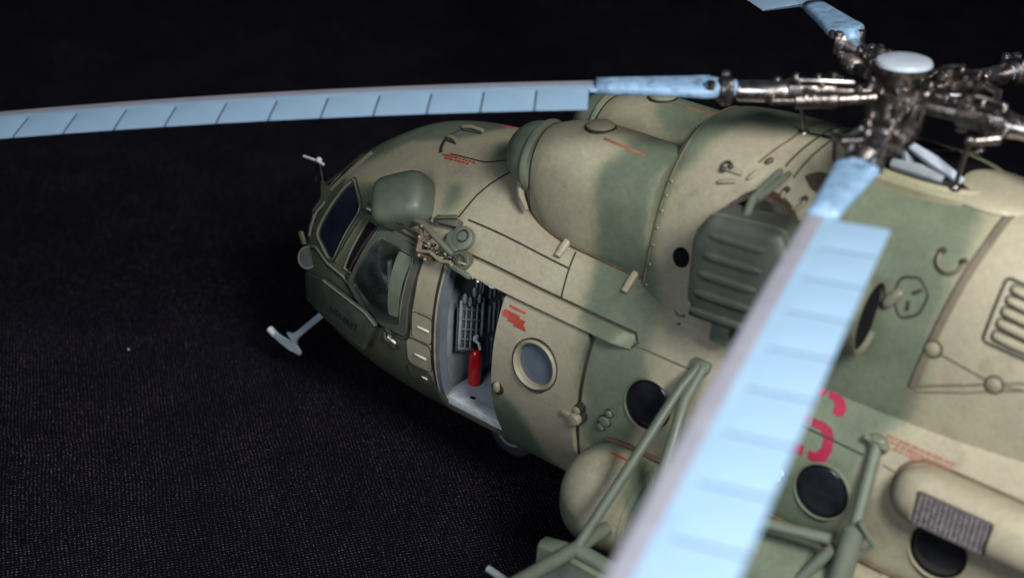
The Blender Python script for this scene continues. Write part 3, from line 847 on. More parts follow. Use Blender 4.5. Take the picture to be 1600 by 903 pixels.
# blister side window: raised frame ring and bulged clear pane
cxb = sum(q[0] for q in BLIST) / len(BLIST); cpb = sum(q[1] for q in BLIST) / len(BLIST)
def bulge(x, ph):
    return 0.06 * max(0.0, 1 - ((x - cxb) / 0.42) ** 2 - ((ph - cpb) / 19) ** 2)
bm = NB(); sheet(bm, FUS, roundpoly([(1.212, 120.2), (1.725, 116.8), (1.665, 84.0), (1.22, 84.5), (0.94, 92.0), (0.96, 94.5)], 0.07), [grow(BLIST, 0.95)], 0.03, 0.06, 0.05)
bw = part('blister_window', bm, 'deep', camo=None)
pane_on(grow(BLIST, 0.97), 0.02, 'clear', 'pane', bw, 0.006, bulge)
bm = NB(); sheet(bm, FUS, roundpoly([(1.50, 114.0), (1.64, 113.2), (1.60, 89.5), (1.50, 89.5)], 0.10), (), 0.030, 0.02, 0.05, offmap=bulge); part('window_panel', bm, 'green', bw)
rim(FUS, grow(BLIST, 0.95), 0.012, 0.032, 'frame', 'frame', bw, prof=0.006)
rim(FUS, roundpoly([(1.170, 122.4), (1.745, 118.8), (1.685, 82.8), (1.21, 83.6), (0.885, 92.3), (0.90, 94.8)], 0.07), 0.018, 0.010, 'wash', 'panel_line')
rim(FUS, grow(SLIT, 1.0), 0.012, 0.006, 'frame', 'window_frame', prof=0.008)
pane_on(grow(SLIT, 1.01), -0.004, 'black', 'side_pane')
bm = NB(); ribbon(bm, FUS, [(0.93, 127.8), (1.10, 126.0), (1.70, 121.0)], 0.03, 0.004, 0.02); part('drip_rail', bm, 'olive')
bm = NB(); ribbon(bm, FUS, [(0.985, 124.2), (0.93, 118), (0.82, 106), (0.73, 98.5)], 0.028, 0.004, 0.018); part('window_post', bm, 'olive')
bm = NB(); ribbon(bm, FUS, [(0.955, 123.2), (0.90, 117.5), (0.79, 105.6), (0.70, 98.0)], 0.012, 0.004, 0.004); part('panel_line', bm, 'wash')
bm = NB(); ribbon(bm, FUS, [(0.10, 100), (0.35, 101), (0.60, 96.0), (0.85, 93.5), (1.2, 84.2), (1.62, 82.4)], 0.016, 0.004, 0.010); part('sill_strip', bm, 'frame')
bm = NB(); ribbon(bm, FUS, [(0.10, 98.6), (0.35, 99.4), (0.60, 94.6), (0.84, 92.2), (1.2, 82.8)], 0.016, 0.004, 0.002); part('panel_line', bm, 'wash')
bm = NB(); ribbon(bm, FUS, [(0.02, 122), (0.22, 130), (0.42, 146), (0.50, 158)], 0.035, 0.004, 0.02); part('windscreen_post', bm, 'frame')

# ================================================================== ENGINE NACELLES
def nacelle(S, side, name):
    bm = NB(); rg = []
    xs = [2.42, 2.44, 2.47, 2.50, 2.55, 2.60, 2.66] + [2.72 + 0.06 * i for i in range(17)]
    for x in xs: rg.append([S(x, 360 * k / 64) for k in range(64)])
    loft(bm, rg, True, True, True)
    o = part(name, bm, 'camo', camo={})
    cz, cy = 3.255, side * 0.46
    # intake collar and dust-filter dome
    bm = NB(); revolve(bm, (2.40, cy, cz), (-1, 0, 0), [(0.31, -0.06), (0.325, -0.03), (0.325, -0.01), (0.30, 0.005)], 40); part('intake_collar', bm, 'camo', o, camo={'camo': 0.75})
    bm = NB(); revolve(bm, (2.40, cy, cz), (-1, 0, 0), [(0.295, -0.02), (0.295, 0.012)], 36); part('intake_gap', bm, 'brownwash', o)
    prof = [(0.288 * math.cos(t), 0.03 + 0.27 * math.sin(t)) for t in [math.pi / 2 * k / 10 for k in range(11)]]
    bm = NB(); revolve(bm, (2.40, cy, cz), (-1, 0, 0), [(0.288, -0.02)] + prof, 40); part('dust_filter_dome', bm, 'green', o)
    # domed filler boss on top
    p, tx, tp, n = local(S, 2.93, 90, -0.01)
    bm = NB(); revolve(bm, p, n, [(0.115, -0.02), (0.115, 0.025), (0.09, 0.045), (0.05, 0.055), (0.01, 0.058)], 28); b = part('filler_boss', bm, 'tan' if side < 0 else 'camo', o, camo=None if side < 0 else {'camo': 0.6})
    bm = NB(); revolve(bm, p, n, [(0.127, -0.02), (0.127, 0.014), (0.11, 0.016)], 28); part('gasket', bm, 'wash', b)
    return o
nacp = nacelle(NACP, -1, 'engine_nacelle'); nacs = nacelle(NACS, 1, 'engine_nacelle')
for S, th0, th1, pr_ in ((NACP, -60, 172, nacp), (NACS, 8, 240, nacs)):
    bm = NB(); ribbon(bm, S, [(2.475, th0), (2.475, th1)], 0.013, 0.003, 0.002); part('panel_line', bm, 'wash', pr_)
# hinge brackets low on the port nacelle seam and at its front
for x, ph, s in ((2.93, 141.5, 1.0), (3.60, 140.0, 1.0)):
    p, m3 = LM(FUS, x, ph, 0.02, 90)
    bm = NB(); superell(bm, p, m3, (0.095 * s, 0.03, 0.032), 0.55, 0.55, 16, 10); box(bm, p - m3.col[0] * 0.09, (0.06, 0.05, 0.05), m3, 0.012); part('cowling_latch', bm, 'tan')
bm = NB(); tube(bm, [(2.33, -0.66, 3.08), (2.40, -0.72, 2.98), (2.50, -0.76, 2.90)], [0.03, 0.03, 0.015], 8); part('front_latch', bm, 'khaki')
# dark wash in the joint between nacelle and roof
def joint(S, T, x, lo, hi):
    """angle on nacelle S where it meets the fuselage roof"""
    a, b = lo, hi
    def f(th):
        q = S(x, th); w, zb, zt, zm, nu, nl = sec(x); z = q.z - zm
        return (abs(q.y) / w) ** nu + (max(0, z) / (zt - zm)) ** nu - 1
    for _ in range(30):
        m = (a + b) / 2
        if f(m) > 0: a = m
        else: b = m
    return a
jpts = [(x, joint(NACP, FUS, x, 0, -80)) for x in [2.45 + 0.05 * i for i in range(25)]]
bm = NB(); ribbon(bm, NACP, jpts, 0.03, 0.004, 0.006); part('seam', bm, 'brownwash', nacp)
for k, (x0, th0, x1, th1) in enumerate(((3.06, 70, 3.46, 66), )):
    bm = NB(); ribbon(bm, NACP, [(x0, th0), (x1, th1)], 0.022, 0.004, 0.002); part('stencil_line', bm, 'fadedred', nacp)
bm = NB(); ribbon(bm, NACS, [(3.2, 95), (3.62, 95)], 0.02, 0.004, 0.002); part('stencil_line', bm, 'fadedred', nacs)

# ================================================================== GEARBOX AND AFT FAIRING
bm = NB(); rg = []
xs = [3.62, 3.63, 3.65, 3.68, 3.72, 3.78, 3.86, 3.95] + [4.05 + 0.08 * i for i in range(40)] + [7.4 + 0.25 * i for i in range(14)]
for x in xs: rg.append([HOOD(x, 180 * k / 72) for k in range(73)])
rg.insert(0, [V((3.62, q.y * 0.9, 2.4 + (q.z - 2.4) * 0.95)) for q in rg[0]])
loft(bm, rg, False, True, True)
hood = part('gearbox_fairing', bm, 'camo', camo={})
# raised oval collar round the mast opening
bm = NB(); rg = []
OX, OY, OC = 0.64, 0.40, 5.36
def oval(k, z, n=56):
    out = []
    for i in range(n):
        a = 2 * math.pi * i / n; c, s = math.cos(a), math.sin(a)
        out.append(V((OC + OX * k * math.copysign(abs(c) ** 0.85, c), OY * k * math.copysign(abs(s) ** 0.85, s), z)))
    return out
for k, z in ((1.0, 3.86), (1.0, 3.98), (0.98, 4.035), (0.93, 4.055), (0.87, 4.05), (0.84, 4.0), (0.84, 3.80)): rg.append(oval(k, z))
loft(bm, rg, True, False, False); col = part('mast_collar', bm, 'camo', hood, camo={'camo': 0.35})
bm = NB(); loft(bm, [oval(1.06, 3.90), oval(1.06, 4.0), oval(1.01, 4.018), oval(0.99, 3.95)], True, False, False); part('collar_base', bm, 'camo', hood, camo={'camo': 0.4})
bm = NB(); loft(bm, [oval(0.86, 4.035), oval(0.86, 4.045)], True, True, True); part('mast_well', bm, 'black', hood)  # black lid painted for the dark inside the collar
# rear hump of the collar
bm = NB(); superell(bm, (5.92, 0.0, 3.985), Matrix.Identity(3), (0.34, 0.36, 0.085), 1.0, 0.9, 24, 14); part('collar_hump', bm, 'camo', hood, camo={'camo': 0.2})
def hline(pts, w, mat, prof=0.003, name='panel_line', S=HOOD): 
    bm = NB(); ribbon(bm, S, pts, w, 0.004, prof); return part(name, bm, mat, hood)
hline([(3.70, 4), (3.72, 60), (3.72, 130)], 0.012, 'softwash')
hline([(4.56, 64), (4.60, 80), (4.62, 110)], 0.014, 'wash'); hline([(4.66, 60), (4.70, 80), (4.72, 110)], 0.012, 'wash')
hline([(4.36, 62), (4.45, 78), (4.48, 100)], 0.014, 'brownwash')
hline([(5.96, 11), (6.03, 35), (6.10, 60), (6.14, 90)], 0.05, 'softwash', 0.004, 'band'); hline([(5.93, 11), (6.0, 35), (6.07, 60), (6.11, 90)], 0.010, 'wash')
# small fittings on the fairing flank
def arc_handle(S, x, ph, r, a0, a1, mat, rad=0.014, name='grab_handle', parent=None):
    p, tx, tp, n = local(S, x, ph, 0.02)
    pts = [p + tx * r * math.cos(R(a)) + tp * r * math.sin(R(a)) for a in [a0 + (a1 - a0) * i / 14 for i in range(15)]]
    pts = [pts[0] - n * 0.03] + pts + [pts[-1] - n * 0.03]
    bm = NB(); tube(bm, pts, rad, 7); o = part(name, bm, mat, parent or hood)
    for e in (1, -2):
        bm = NB(); superell(bm, pts[e], Matrix.Identity(3), (0.024,) * 3, 1, 1, 8, 6); part('handle_foot', bm, 'wash', o)
    return o
arc_handle(HOOD, 4.74, 52, 0.085, 150, 375, 'khaki'); arc_handle(HOOD, 5.93, 50, 0.085, 150, 375, 'softwash')
arc_handle(FUS, 4.10, 137, 0.05, 100, 330, 'softwash', 0.010, parent=HELI)
for x, th, a in ((4.20, 50, 20), (4.22, 55, 0)):
    p, m3 = LM(HOOD, x, th, 0.01, a); bm = NB(); box(bm, p, (0.14, 0.035, 0.03), m3, 0.01); part('step_bracket', bm, 'khaki', hood)
arc_handle(HOOD, 4.15, 56, 0.035, 0, 250, 'wash', 0.010)
p, m3 = LM(HOOD, 4.37, 56, 0.01, 60); bm = NB(); superell(bm, p, m3, (0.06, 0.02, 0.015), 0.8, 0.8, 10, 6); part('fairing_stud', bm, 'khaki', hood)
p, m3 = LM(HOOD, 4.43, 64, 0.01, 60); bm = NB(); superell(bm, p, m3, (0.035, 0.022, 0.02), 0.8, 0.8, 10, 6); part('fairing_stud', bm, 'rust', hood)
bm = NB(); sheet(bm, HOOD, roundpoly([(4.72, 62.5), (4.82, 67), (5.05, 66), (5.05, 58), (4.84, 57)], 0.25), (), 0.006, 0.012, 0.04); part('vent_opening', bm, 'rust', hood)
bm = NB(); revolve(bm, *(lambda q: (q[0], q[3]))(local(HOOD, 4.02, 20, -0.02)), [(0.078, 0), (0.078, 0.03), (0.066, 0.036), (0.055, 0.028), (0.01, 0.026)], 22); part('drain_port', bm, 'black', hood)
for x, th in ((3.63, 118), (3.62, 45)):
    p = HOOD(x, th); bm = NB(); superell(bm, p + V((-0.02, 0, 0.0)), Matrix.Identity(3), (0.05, 0.05, 0.05), 0.9, 0.9, 12, 8); part('fairing_lug', bm, 'camo', hood, camo={'camo': 0.3})
# shield-shaped access hatch and its two slots
hatch = roundpoly([(5.66, 39), (5.78, 41), (5.88, 37), (5.86, 30), (5.74, 27), (5.65, 33)], 0.3)
rim(HOOD, hatch, 0.016, 0.004, 'wash', 'access_hatch', hood, 0.004)
for x, th, a in ((5.80, 36.5, 40), (5.77, 31.5, 100)):
    p, m3 = LM(HOOD, x, th, 0.006, a); bm = NB(); box(bm, p, (0.07, 0.022, 0.014), m3, 0.005); part('hatch_slot', bm, 'wash', hood)
# louvred vent at the right edge
rim(HOOD, roundrect(6.30, 6.72, 30, 52, 0.03), 0.02, 0.004, 'wash', 'vent_frame', hood, 0.006)
for k in range(5):
    th = 33 + 4.0 * k; p, m3 = LM(HOOD, 6.52, th, 0.012); bm = NB(); superell(bm, p, m3, (0.17, 0.028, 0.022), 0.4, 0.6, 18, 8); v_ = part('louvre', bm, 'tan', hood)
    rim(HOOD, roundrect(6.345, 6.695, th - 1.6, th + 1.6, 0.025), 0.012, 0.003, 'wash', 'panel_line', hood, 0.002)
for x, th in ((6.02, 22.5), (6.46, 20)):
    p, tx, tp, n = local(HOOD, x, th, -0.005); bm = NB(); revolve(bm, p, n, [(0.055, 0), (0.05, 0.02), (0.032, 0.024), (0.028, 0.03), (0.008, 0.034)], 18); b = part('fastener', bm, 'khaki', hood)
    bm = NB(); revolve(bm, p, n, [(0.066, 0), (0.064, 0.012), (0.05, 0.014)], 18); part('gasket', bm, 'wash', b)
hline([(6.02, 25), (6.00, 33)], 0.012, 'softwash'); hline([(6.06, 22), (6.42, 20.3)], 0.014, 'softwash'); hline([(6.50, 20.5), (6.9, 24)], 0.014, 'softwash')
# lower beads where fairing meets the barrel
hline([(6.0, 12.0), (6.3, 17), (6.9, 29)], 0.014, 'softwash', S=HOOD); hline([(6.0, 10.6), (6.3, 15), (6.9, 26.5)], 0.012, 'softwash', S=HOOD)
bm = NB(); ribbon(bm, FUS, [(5.15, 134.5), (5.84, 136.2)], 0.05, 0.004, 0.014); part('fairing_bead', bm, 'camo', camo={})
p, m3 = LM(FUS, 5.80, 139, 0.03); bm = NB(); superell(bm, p, m3, (0.04, 0.04, 0.04), 1, 1, 12, 8); part('fairing_lug', bm, 'khaki')

# ---------------------------------------------------------------- exhaust and infrared suppressor
EC = V((4.60, -0.80, 3.47)); ED = V((0.25, -1.0, 0.15)).normalized()
bm = NB(); revolve(bm, EC, ED, [(0.30, -0.25), (0.30, 0.07), (0.315, 0.08), (0.315, 0.11), (0.285, 0.11), (0.27, -0.15), (0.01, -0.15)], 36); part('exhaust_pipe', bm, 'rust')
# ribbed box: hexagonal outline in side view, extruded outwards with rounded edges
def P3(x, z, y): return V((x, y, z))
OUT = [(4.40, 3.71), (4.95, 3.78), (5.06, 3.60), (5.06, 3.14), (4.98, 2.97), (4.44, 2.88), (4.31, 3.01), (4.29, 3.52)]
def boxring(k, y, dz=0.0):
    cx, cz = 4.67, 3.30
    rp = roundpoly(OUT, 0.16, 4)
    return [V((cx + (x - cx) * k, y, cz + (z - cz) * k + dz)) for x, z in rp]
bm = NB(); loft(bm, [boxring(0.93, -0.93), boxring(0.99, -0.95), boxring(1.0, -1.00), boxring(1.0, -1.16), boxring(0.985, -1.22), boxring(0.94, -1.26), boxring(0.85, -1.28), boxring(0.4, -1.285)], True, True, True)
sup = part('exhaust_suppressor', bm, 'deep')
bm = NB(); loft(bm, [boxring(1.0, -1.17), boxring(1.012, -1.175), boxring(1.012, -1.19), boxring(0.995, -1.195)], True, False, False); part('flange', bm, 'green', sup)
for k in range(5):
    z = 3.60 - 0.155 * k; x0, x1 = 4.43 - 0.016 * k, 4.90 - 0.012 * k
    m3 = axes3((x1 - x0, 0, 0.035), (0, -1, 0)); c = V(((x0 + x1) / 2, -1.272 if 0 < k else -1.262, z))
    bm = NB(); superell(bm, c, m3, ((x1 - x0) / 2, 0.030, 0.032), 0.45, 0.6, 20, 8); part('rib', bm, 'deep', sup)
    bm = NB(); superell(bm, c + V((0, 0.004, -0.040)), m3, ((x1 - x0) / 2 + 0.01, 0.014, 0.017), 0.45, 0.6, 20, 6); part('rib_groove_shade', bm, 'wash', sup)  # dark bar painting the groove shading below each rib
for k, (px, pz) in enumerate(((4.36, 3.52), (4.35, 2.98), (5.00, 3.64), (5.0, 3.0))):
    bm = NB(); superell(bm, (px, -1.24, pz), Matrix.Identity(3), (0.02, 0.02, 0.02), 1, 1, 10, 6); part('bolt', bm, 'khaki', sup)
# second chamber and the downturned outlet aft of it
bm = NB(); rg = []
for x, y, z, a, b in ((4.98, -1.08, 3.32, 0.30, 0.15), (5.25, -1.08, 3.30, 0.32, 0.20), (5.48, -1.05, 3.30, 0.28, 0.22), (5.56, -1.04, 3.30, 0.25, 0.20)):
    rg.append([V((x, y - b * math.cos(t), z + a * math.sin(t))) for t in [2 * math.pi * i / 32 for i in range(32)]])
loft(bm, rg, True, True, False); part('outlet_duct', bm, 'deep', sup)
bm = NB(); rg = []
for x, k in ((5.50, 1.0), (5.58, 1.03), (5.61, 1.03), (5.61, 0.97), (5.50, 0.92)):
    rg.append([V((x, -1.05 - 0.22 * k * math.cos(t), 3.30 + 0.27 * k * math.sin(t))) for t in [2 * math.pi * i / 32 for i in range(32)]])
loft(bm, rg, True, False, False); part('outlet_flange', bm, 'frame', sup)
bm = NB(); loft(bm, [[V((5.575, -1.05 - 0.20 * math.cos(t), 3.30 + 0.25 * math.sin(t))) for t in [2 * math.pi * i / 32 for i in range(32)]], [V((5.55, -1.05 - 0.2 * math.cos(t), 3.30 + 0.25 * math.sin(t))) for t in [2 * math.pi * i / 32 for i in range(32)]]], True, True, True); part('outlet_mouth', bm, 'black', sup)  # black disc painted for the dark inside the outlet
p, m3 = LM(HOOD, 5.66, 32, 0.02, 60); bm = NB(); superell(bm, p, m3, (0.085, 0.04, 0.03), 0.6, 0.7, 16, 8); part('duct_bracket', bm, 'frame')
# forked support strut
bm = NB(); tube(bm, [HOOD(4.55, 62) + V((0, -0.02, 0.0)), (4.58, -0.98, 3.80), (4.62, -1.14, 3.68)], [0.022, 0.03, 0.03], 9); tube(bm, [HOOD(4.62, 62) + V((0.0, -0.02, 0)), (4.60, -0.96, 3.80)], [0.022, 0.03], 9)
part('suppressor_strut', bm, 'green')
bm = NB(); box(bm, (4.55, -1.06, 2.76), (0.16, 0.10, 0.20), bevel=0.02); box(bm, (4.78, -1.06, 2.76), (0.10, 0.10, 0.20), bevel=0.02); part('suppressor_bracket', bm, 'green', sup)

# ================================================================== MAIN ROTOR
HX, HZ = 5.10, 4.43
TILT = math.tan(R(4.5))
TH1 = 214.8
R0, PIT = 2.175, 0.377
rotM = Matrix.Translation((HX, 0, HZ)) @ Matrix.Rotation(-R(4.5), 4, 'Y')
# azimuth, lift at the root, flap angle and pitch change of each glued-on blade
BLADES = [(214.0, 0.075, -0.008, 0.0), (284.0, -0.03, 0.006, -7.0), (358.0, 0.0, 0.0, 0.0), (70.8, 0.0, 0.0, 0.0), (138.5, 0.20, 0.0, 0.0)]
SHIFT = [0, 0, 0, 0, -0.28]
def droop(r): return -0.20 * (r / 5.0) ** 2
def slope(r): return -2 * 0.20 * r / 25.0
# blade-local frame: +x outwards, +y trailing side, z up. Rotor turns clockwise seen from above.
def airfoil(c0, c1, t, n=10, z=0.0):
    """closed section in (y,z) from chord position c0 to c1"""
    up = [(c0 + (c1 - c0) * (0.5 - 0.5 * math.cos(math.pi * i / n))) for i in range(n + 1)]
    return up
CH0, CH1, SPAR = -0.15, 0.345, 0.03
def thick(y):
    u = max(0.0, min(1.0, (y - CH0) / (CH1 - CH0)))
    return 0.052 * 2.6 * (0.2969 * math.sqrt(u) - 0.1260 * u - 0.3516 * u * u + 0.2843 * u ** 3 - 0.1015 * u ** 4) + 0.002
PITCH = R(5.0)
def bladept(r, y, z):
    """bent, pitched blade point in the blade frame"""
    yy = y * math.cos(PITCH) + z * math.sin(PITCH); zz = -y * math.sin(PITCH) + z * math.cos(PITCH)
    return V((r - slope(r) * zz * 0.0, yy, zz + droop(r)))
spar_bm = NB(); rg = []
YS = [CH0 + (SPAR - CH0) * t for t in (0.0, 0.015, 0.06, 0.14, 0.26, 0.42, 0.62, 0.82, 1.0)]
sect = [(y, thick(y)) for y in YS] + [(y, -0.6 * thick(y)) for y in reversed(YS)]
rr_ = [2.10, 2.14] + [R0 + PIT * i for i in range(0, 22)] + [10.25, 10.33]
def spar_section(r):
    return sect
for r in rr_: rg.append([bladept(r, y, z) for y, z in sect])
loft(spar_bm, rg)
tmp = bpy.data.meshes.new('rotor_blade')
for f in spar_bm.faces:
    f.smooth = True
    if max(v.co.x for v in f.verts) - min(v.co.x for v in f.verts) > 0.01:
        ycs = sum((v.co.y) for v in f.verts) / 4
        if ycs < CH0 + 0.10: f.material_index = 1
spar_bm.normal_update()
for e in spar_bm.edges:
    if len(e.link_faces) == 2 and e.calc_face_angle(0) > R(50) and min(v.co.y for v in e.verts) > -0.05: e.smooth = False
spar_bm.to_mesh(tmp); spar_bm.free(); tmp.materials.append(M['blade']); tmp.materials.append(M['lead'])
# neck between root fitting and the first pocket
neck_bm = NB(); rg = []
for r, y0, y1, t in ((1.14, -0.05, 0.05, 0.055), (1.24, -0.05, 0.05, 0.055), (1.27, -0.10, 0.085, 0.055), (1.33, -0.165, 0.12, 0.05), (1.37, -0.17, 0.125, 0.05), (1.50, -0.16, 0.105, 0.048), (1.75, -0.155, 0.07, 0.046), (2.0, -0.15, 0.042, 0.046), (2.13, -0.15, 0.03, 0.046)):
    ring = []
    for i in range(20):
        a = 2 * math.pi * i / 20; c, s = math.cos(a), math.sin(a)
        y = (y0 + y1) / 2 + (y1 - y0) / 2 * math.copysign(abs(c) ** 0.6, c); z = t * math.copysign(abs(s) ** 0.7, s)
        ring.append(bladept(r, y, z))
    rg.append(ring)
loft(neck_bm, rg)
for f in neck_bm.faces: f.smooth = True
neck_bm.normal_update()
neck_me = bpy.data.meshes.new('blade_neck'); neck_bm.to_mesh(neck_me); neck_bm.free(); neck_me.materials.append(M['root'])
# one trailing pocket, shared by all
pk = NB(); rg = []
L_ = PIT / 2 - 0.007
ys2 = [SPAR - 0.006, 0.10, 0.17, 0.24, 0.31, CH1]
ps = [(y, thick(y) + 0.0008) for y in ys2] + [(y, -0.6 * thick(y)) for y in reversed(ys2)]
for xx in (-L_, -L_ + 0.008, L_ - 0.008, L_):
    k = 0.90 if abs(xx) > L_ - 0.004 else 1.0
    rg.append([V((xx, y * math.cos(PITCH) + z * k * math.sin(PITCH), -y * math.sin(PITCH) + z * k * math.cos(PITCH))) for y, z in ps])
loft(pk, rg)
for f in pk.faces: f.smooth = True
pk.normal_update()
for e in pk.edges:
    if len(e.link_faces) == 2 and e.calc_face_angle(0) > R(40): e.smooth = False
pk_me = bpy.data.meshes.new('pocket'); pk.to_mesh(pk_me); pk.free(); pk_me.materials.append(M['blade'])
rb = NB(); rg = []
for xx in (R0 - 0.0, ):
    pass
for i in range(22):
    r = R0 + PIT * i
    rg.append([bladept(r, y, z * 0.86) for y, z in [(SPAR - 0.01, thick(SPAR)), (0.2, thick(0.2)), (CH1 - 0.012, 0.004), (CH1 - 0.012, -0.004), (0.2, -0.6 * thick(0.2)), (SPAR - 0.01, -0.6 * thick(SPAR))]])
loft(rb, rg); rb_me = bpy.data.meshes.new('rib_core'); rb.to_mesh(rb_me); rb.free(); rb_me.materials.append(paint('joint_shadow_blue', (0.035, 0.055, 0.09), 0.6))
def inst(name, me, parent, mat):
    o = bpy.data.objects.new(name, me); C.objects.link(o); o.matrix_world = mat
    o.parent = parent; o.matrix_parent_inverse = WORLD[parent.name].inverted(); WORLD[o.name] = mat.copy()
    return o
for k, (th, lift, flap, dpitch) in enumerate(BLADES):
    # blade frame: x outwards, y trailing = opposite to clockwise motion (seen from above)
    d = V((math.cos(R(th)), math.sin(R(th)), 0)); tr = V((-math.sin(R(th)), math.cos(R(th)), 0))
    bmw = rotM @ Matrix((d, tr, V((0, 0, 1)))).transposed().to_4x4()
    hubw = bmw
    bmw = bmw @ Matrix.Translation((SHIFT[k], 0, 0))
    bmw = bmw @ Matrix.Translation((0, 0, lift)) @ Matrix.Rotation(-flap, 4, 'Y') @ Matrix.Rotation(-R(dpitch), 4, 'X')
    bl = inst('rotor_blade', tmp, HELI, bmw)
    inst('blade_neck', neck_me, bl, bmw); inst('rib_core', rb_me, bl, bmw)
    for i in range(21):
        r = R0 + PIT * (i + 0.5)
        inst('pocket', pk_me, bl, bmw @ Matrix.Translation((r, 0, droop(r))) @ Matrix.Rotation(-math.atan(slope(r)), 4, 'Y'))
    bmw = hubw @ Matrix.Translation((0, 0, lift * 0.6)) @ Matrix.Diagonal((1 + SHIFT[k] * 0.8, 1, 1, 1))
    def hp(r, y, z): return bmw @ V((r, y, z))
    def hv(v): return (bmw.to_3x3() @ V(v)).normalized()
    m3 = bmw.to_3x3()
    bm = NB(); revolve(bm, hp(1.24, 0, -0.01), hv((-1, 0, 0)), [(0.05, -0.06), (0.105, 0.0), (0.105, 0.06), (0.075, 0.08)], 20); box(bm, hp(1.205, 0.0, 0.0), (0.05, 0.25, 0.16), m3, 0.02); bf = part('blade_root_fitting', bm, 'metal')
    bm = NB(); revolve(bm, hp(1.12, 0, -0.01), hv((-1, 0, 0)), [(0.06, -0.02), (0.075, 0.0), (0.078, 0.26), (0.085, 0.30), (0.085, 0.34)], 24); part('feathering_sleeve', bm, 'bright')
    bm = NB(); box(bm, hp(0.62, 0, 0.0), (0.36, 0.20, 0.15), m3, 0.04); revolve(bm, hp(0.66, -0.13, 0), hv((0, 1, 0)), [(0.06, 0), (0.06, 0.26)], 16); revolve(bm, hp(0.48, 0, -0.12), hv((0, 0, 1)), [(0.05, 0), (0.05, 0.24), (0.03, 0.26)], 16); part('hinge_block', bm, 'metal')
    bm = NB(); box(bm, hp(0.30, 0, 0), (0.34, 0.16, 0.10), m3, 0.03); part('hub_arm', bm, 'metal')
    # lead-lag damper alongside, hydraulic lines, pitch horn, link
    bm = NB(); tube(bm, [hp(0.20, 0.17, 0.02), hp(0.45, 0.175, 0.0), hp(0.46, 0.175, 0.0), hp(0.74, 0.16, -0.02), hp(0.75, 0.16, -0.02), hp(0.92, 0.15, -0.03)], [0.045, 0.045, 0.058, 0.058, 0.024, 0.024], 14); dm = part('lag_damper', bm, 'metal')
    bm = NB()
    for q in range(4): tube(bm, [hp(0.50 + 0.055 * q, 0.175, -0.002), hp(0.515 + 0.055 * q, 0.174, -0.003)], 0.066, 14)
    part('damper_rings', bm, 'metal', dm)
    bm = NB(); tube(bm, [hp(0.34, 0.06, 0.09), hp(0.55, 0.10, 0.11), hp(0.72, 0.07, 0.10)], 0.018, 8); part('hydraulic_line', bm, 'bright')
    bm = NB(); tube(bm, [hp(0.78, -0.02, -0.02), hp(0.80, -0.20, -0.05), hp(0.66, -0.30, -0.07)], [0.05, 0.04, 0.03], 10); part('pitch_horn', bm, 'metal')
    bm = NB(); tube(bm, [hp(0.66, -0.30, -0.05), hp(0.60, -0.28, -0.42)], 0.018, 8); superell(bm, hp(0.66, -0.30, -0.06), m3, (0.035,) * 3, 1, 1, 10, 8); superell(bm, hp(0.60, -0.28, -0.42), m3, (0.045, 0.045, 0.035), 1, 1, 10, 8); part('pitch_link', bm, 'metal')
    bm = NB(); tube(bm, [hp(0.14, -0.05, -0.44), hp(0.38, -0.18, -0.45), hp(0.60, -0.28, -0.44)], [0.06, 0.045, 0.035], 10); part('swash_arm', bm, 'metal')
    for (r, y, z, s) in ((0.42, 0.0, 0.09, .032), (0.56, 0.09, 0.08, .026), (0.56, -0.09, 0.08, .026), (0.72, 0.08, 0.085, .024), (0.72, -0.08, 0.085, .024), (1.21, 0.09, 0.085, .034), (1.21, -0.09, 0.085, .034), (0.30, 0.10, 0.06, .024), (0.92, 0.15, -0.01, .035), (0.85, -0.06, 0.06, .03)):
        bm = NB(); revolve(bm, hp(r, y, z - 0.02), hv((0, 0, 1)), [(s, 0), (s, 0.03), (s * 0.6, 0.04)], 10); part('bolt', bm, 'bright')
    bm = NB(); revolve(bm, hp(1.33, 0.09, 0.03), hv((0, 0, 1)), [(0.035, 0), (0.035, 0.05), (0.02, 0.06)], 12); part('balance_bolt', bm, 'bright', bl)
# hub body, drum, cap, mast, swashplate
UP = rotM.to_3x3() @ V((0, 0, 1))
def hub(z): return rotM @ V((0, 0, z))
bm = NB(); revolve(bm, hub(-0.13), UP, [(0.20, 0), (0.24, 0.03), (0.24, 0.20), (0.20, 0.24), (0.14, 0.25)], 40); part('rotor_hub', bm, 'metal')
bm = NB(); revolve(bm, hub(0.12), UP, [(0.13, 0), (0.13, 0.06), (0.19, 0.08), (0.205, 0.10), (0.205, 0.13), (0.19, 0.14)], 40); part('reservoir_drum', bm, 'metal')
bm = NB(); revolve(bm, hub(0.245), UP, [(0.196, 0), (0.196, 0.02), (0.188, 0.038), (0.16, 0.050), (0.09, 0.058), (0.01, 0.060)], 40); part('hub_cap', bm, 'cap')
bm = NB(); revolve(bm, hub(-0.55), UP, [(0.10, 0), (0.10, 0.45)], 24); part('rotor_mast', bm, 'metal')
bm = NB(); revolve(bm, hub(-0.50), UP, [(0.14, 0), (0.20, 0.02), (0.20, 0.09), (0.13, 0.11), (0.12, 0.20), (0.16, 0.22), (0.16, 0.28), (0.11, 0.30)], 32); part('swashplate', bm, 'metal')
for a in range(0, 360, 36):
    bm = NB(); tube(bm, [rotM @ V((0.21 * math.cos(R(a)), 0.21 * math.sin(R(a)), 0.08)), rotM @ V((0.21 * math.cos(R(a)), 0.21 * math.sin(R(a)), 0.13))], 0.022, 8); part('bolt', bm, 'bright')
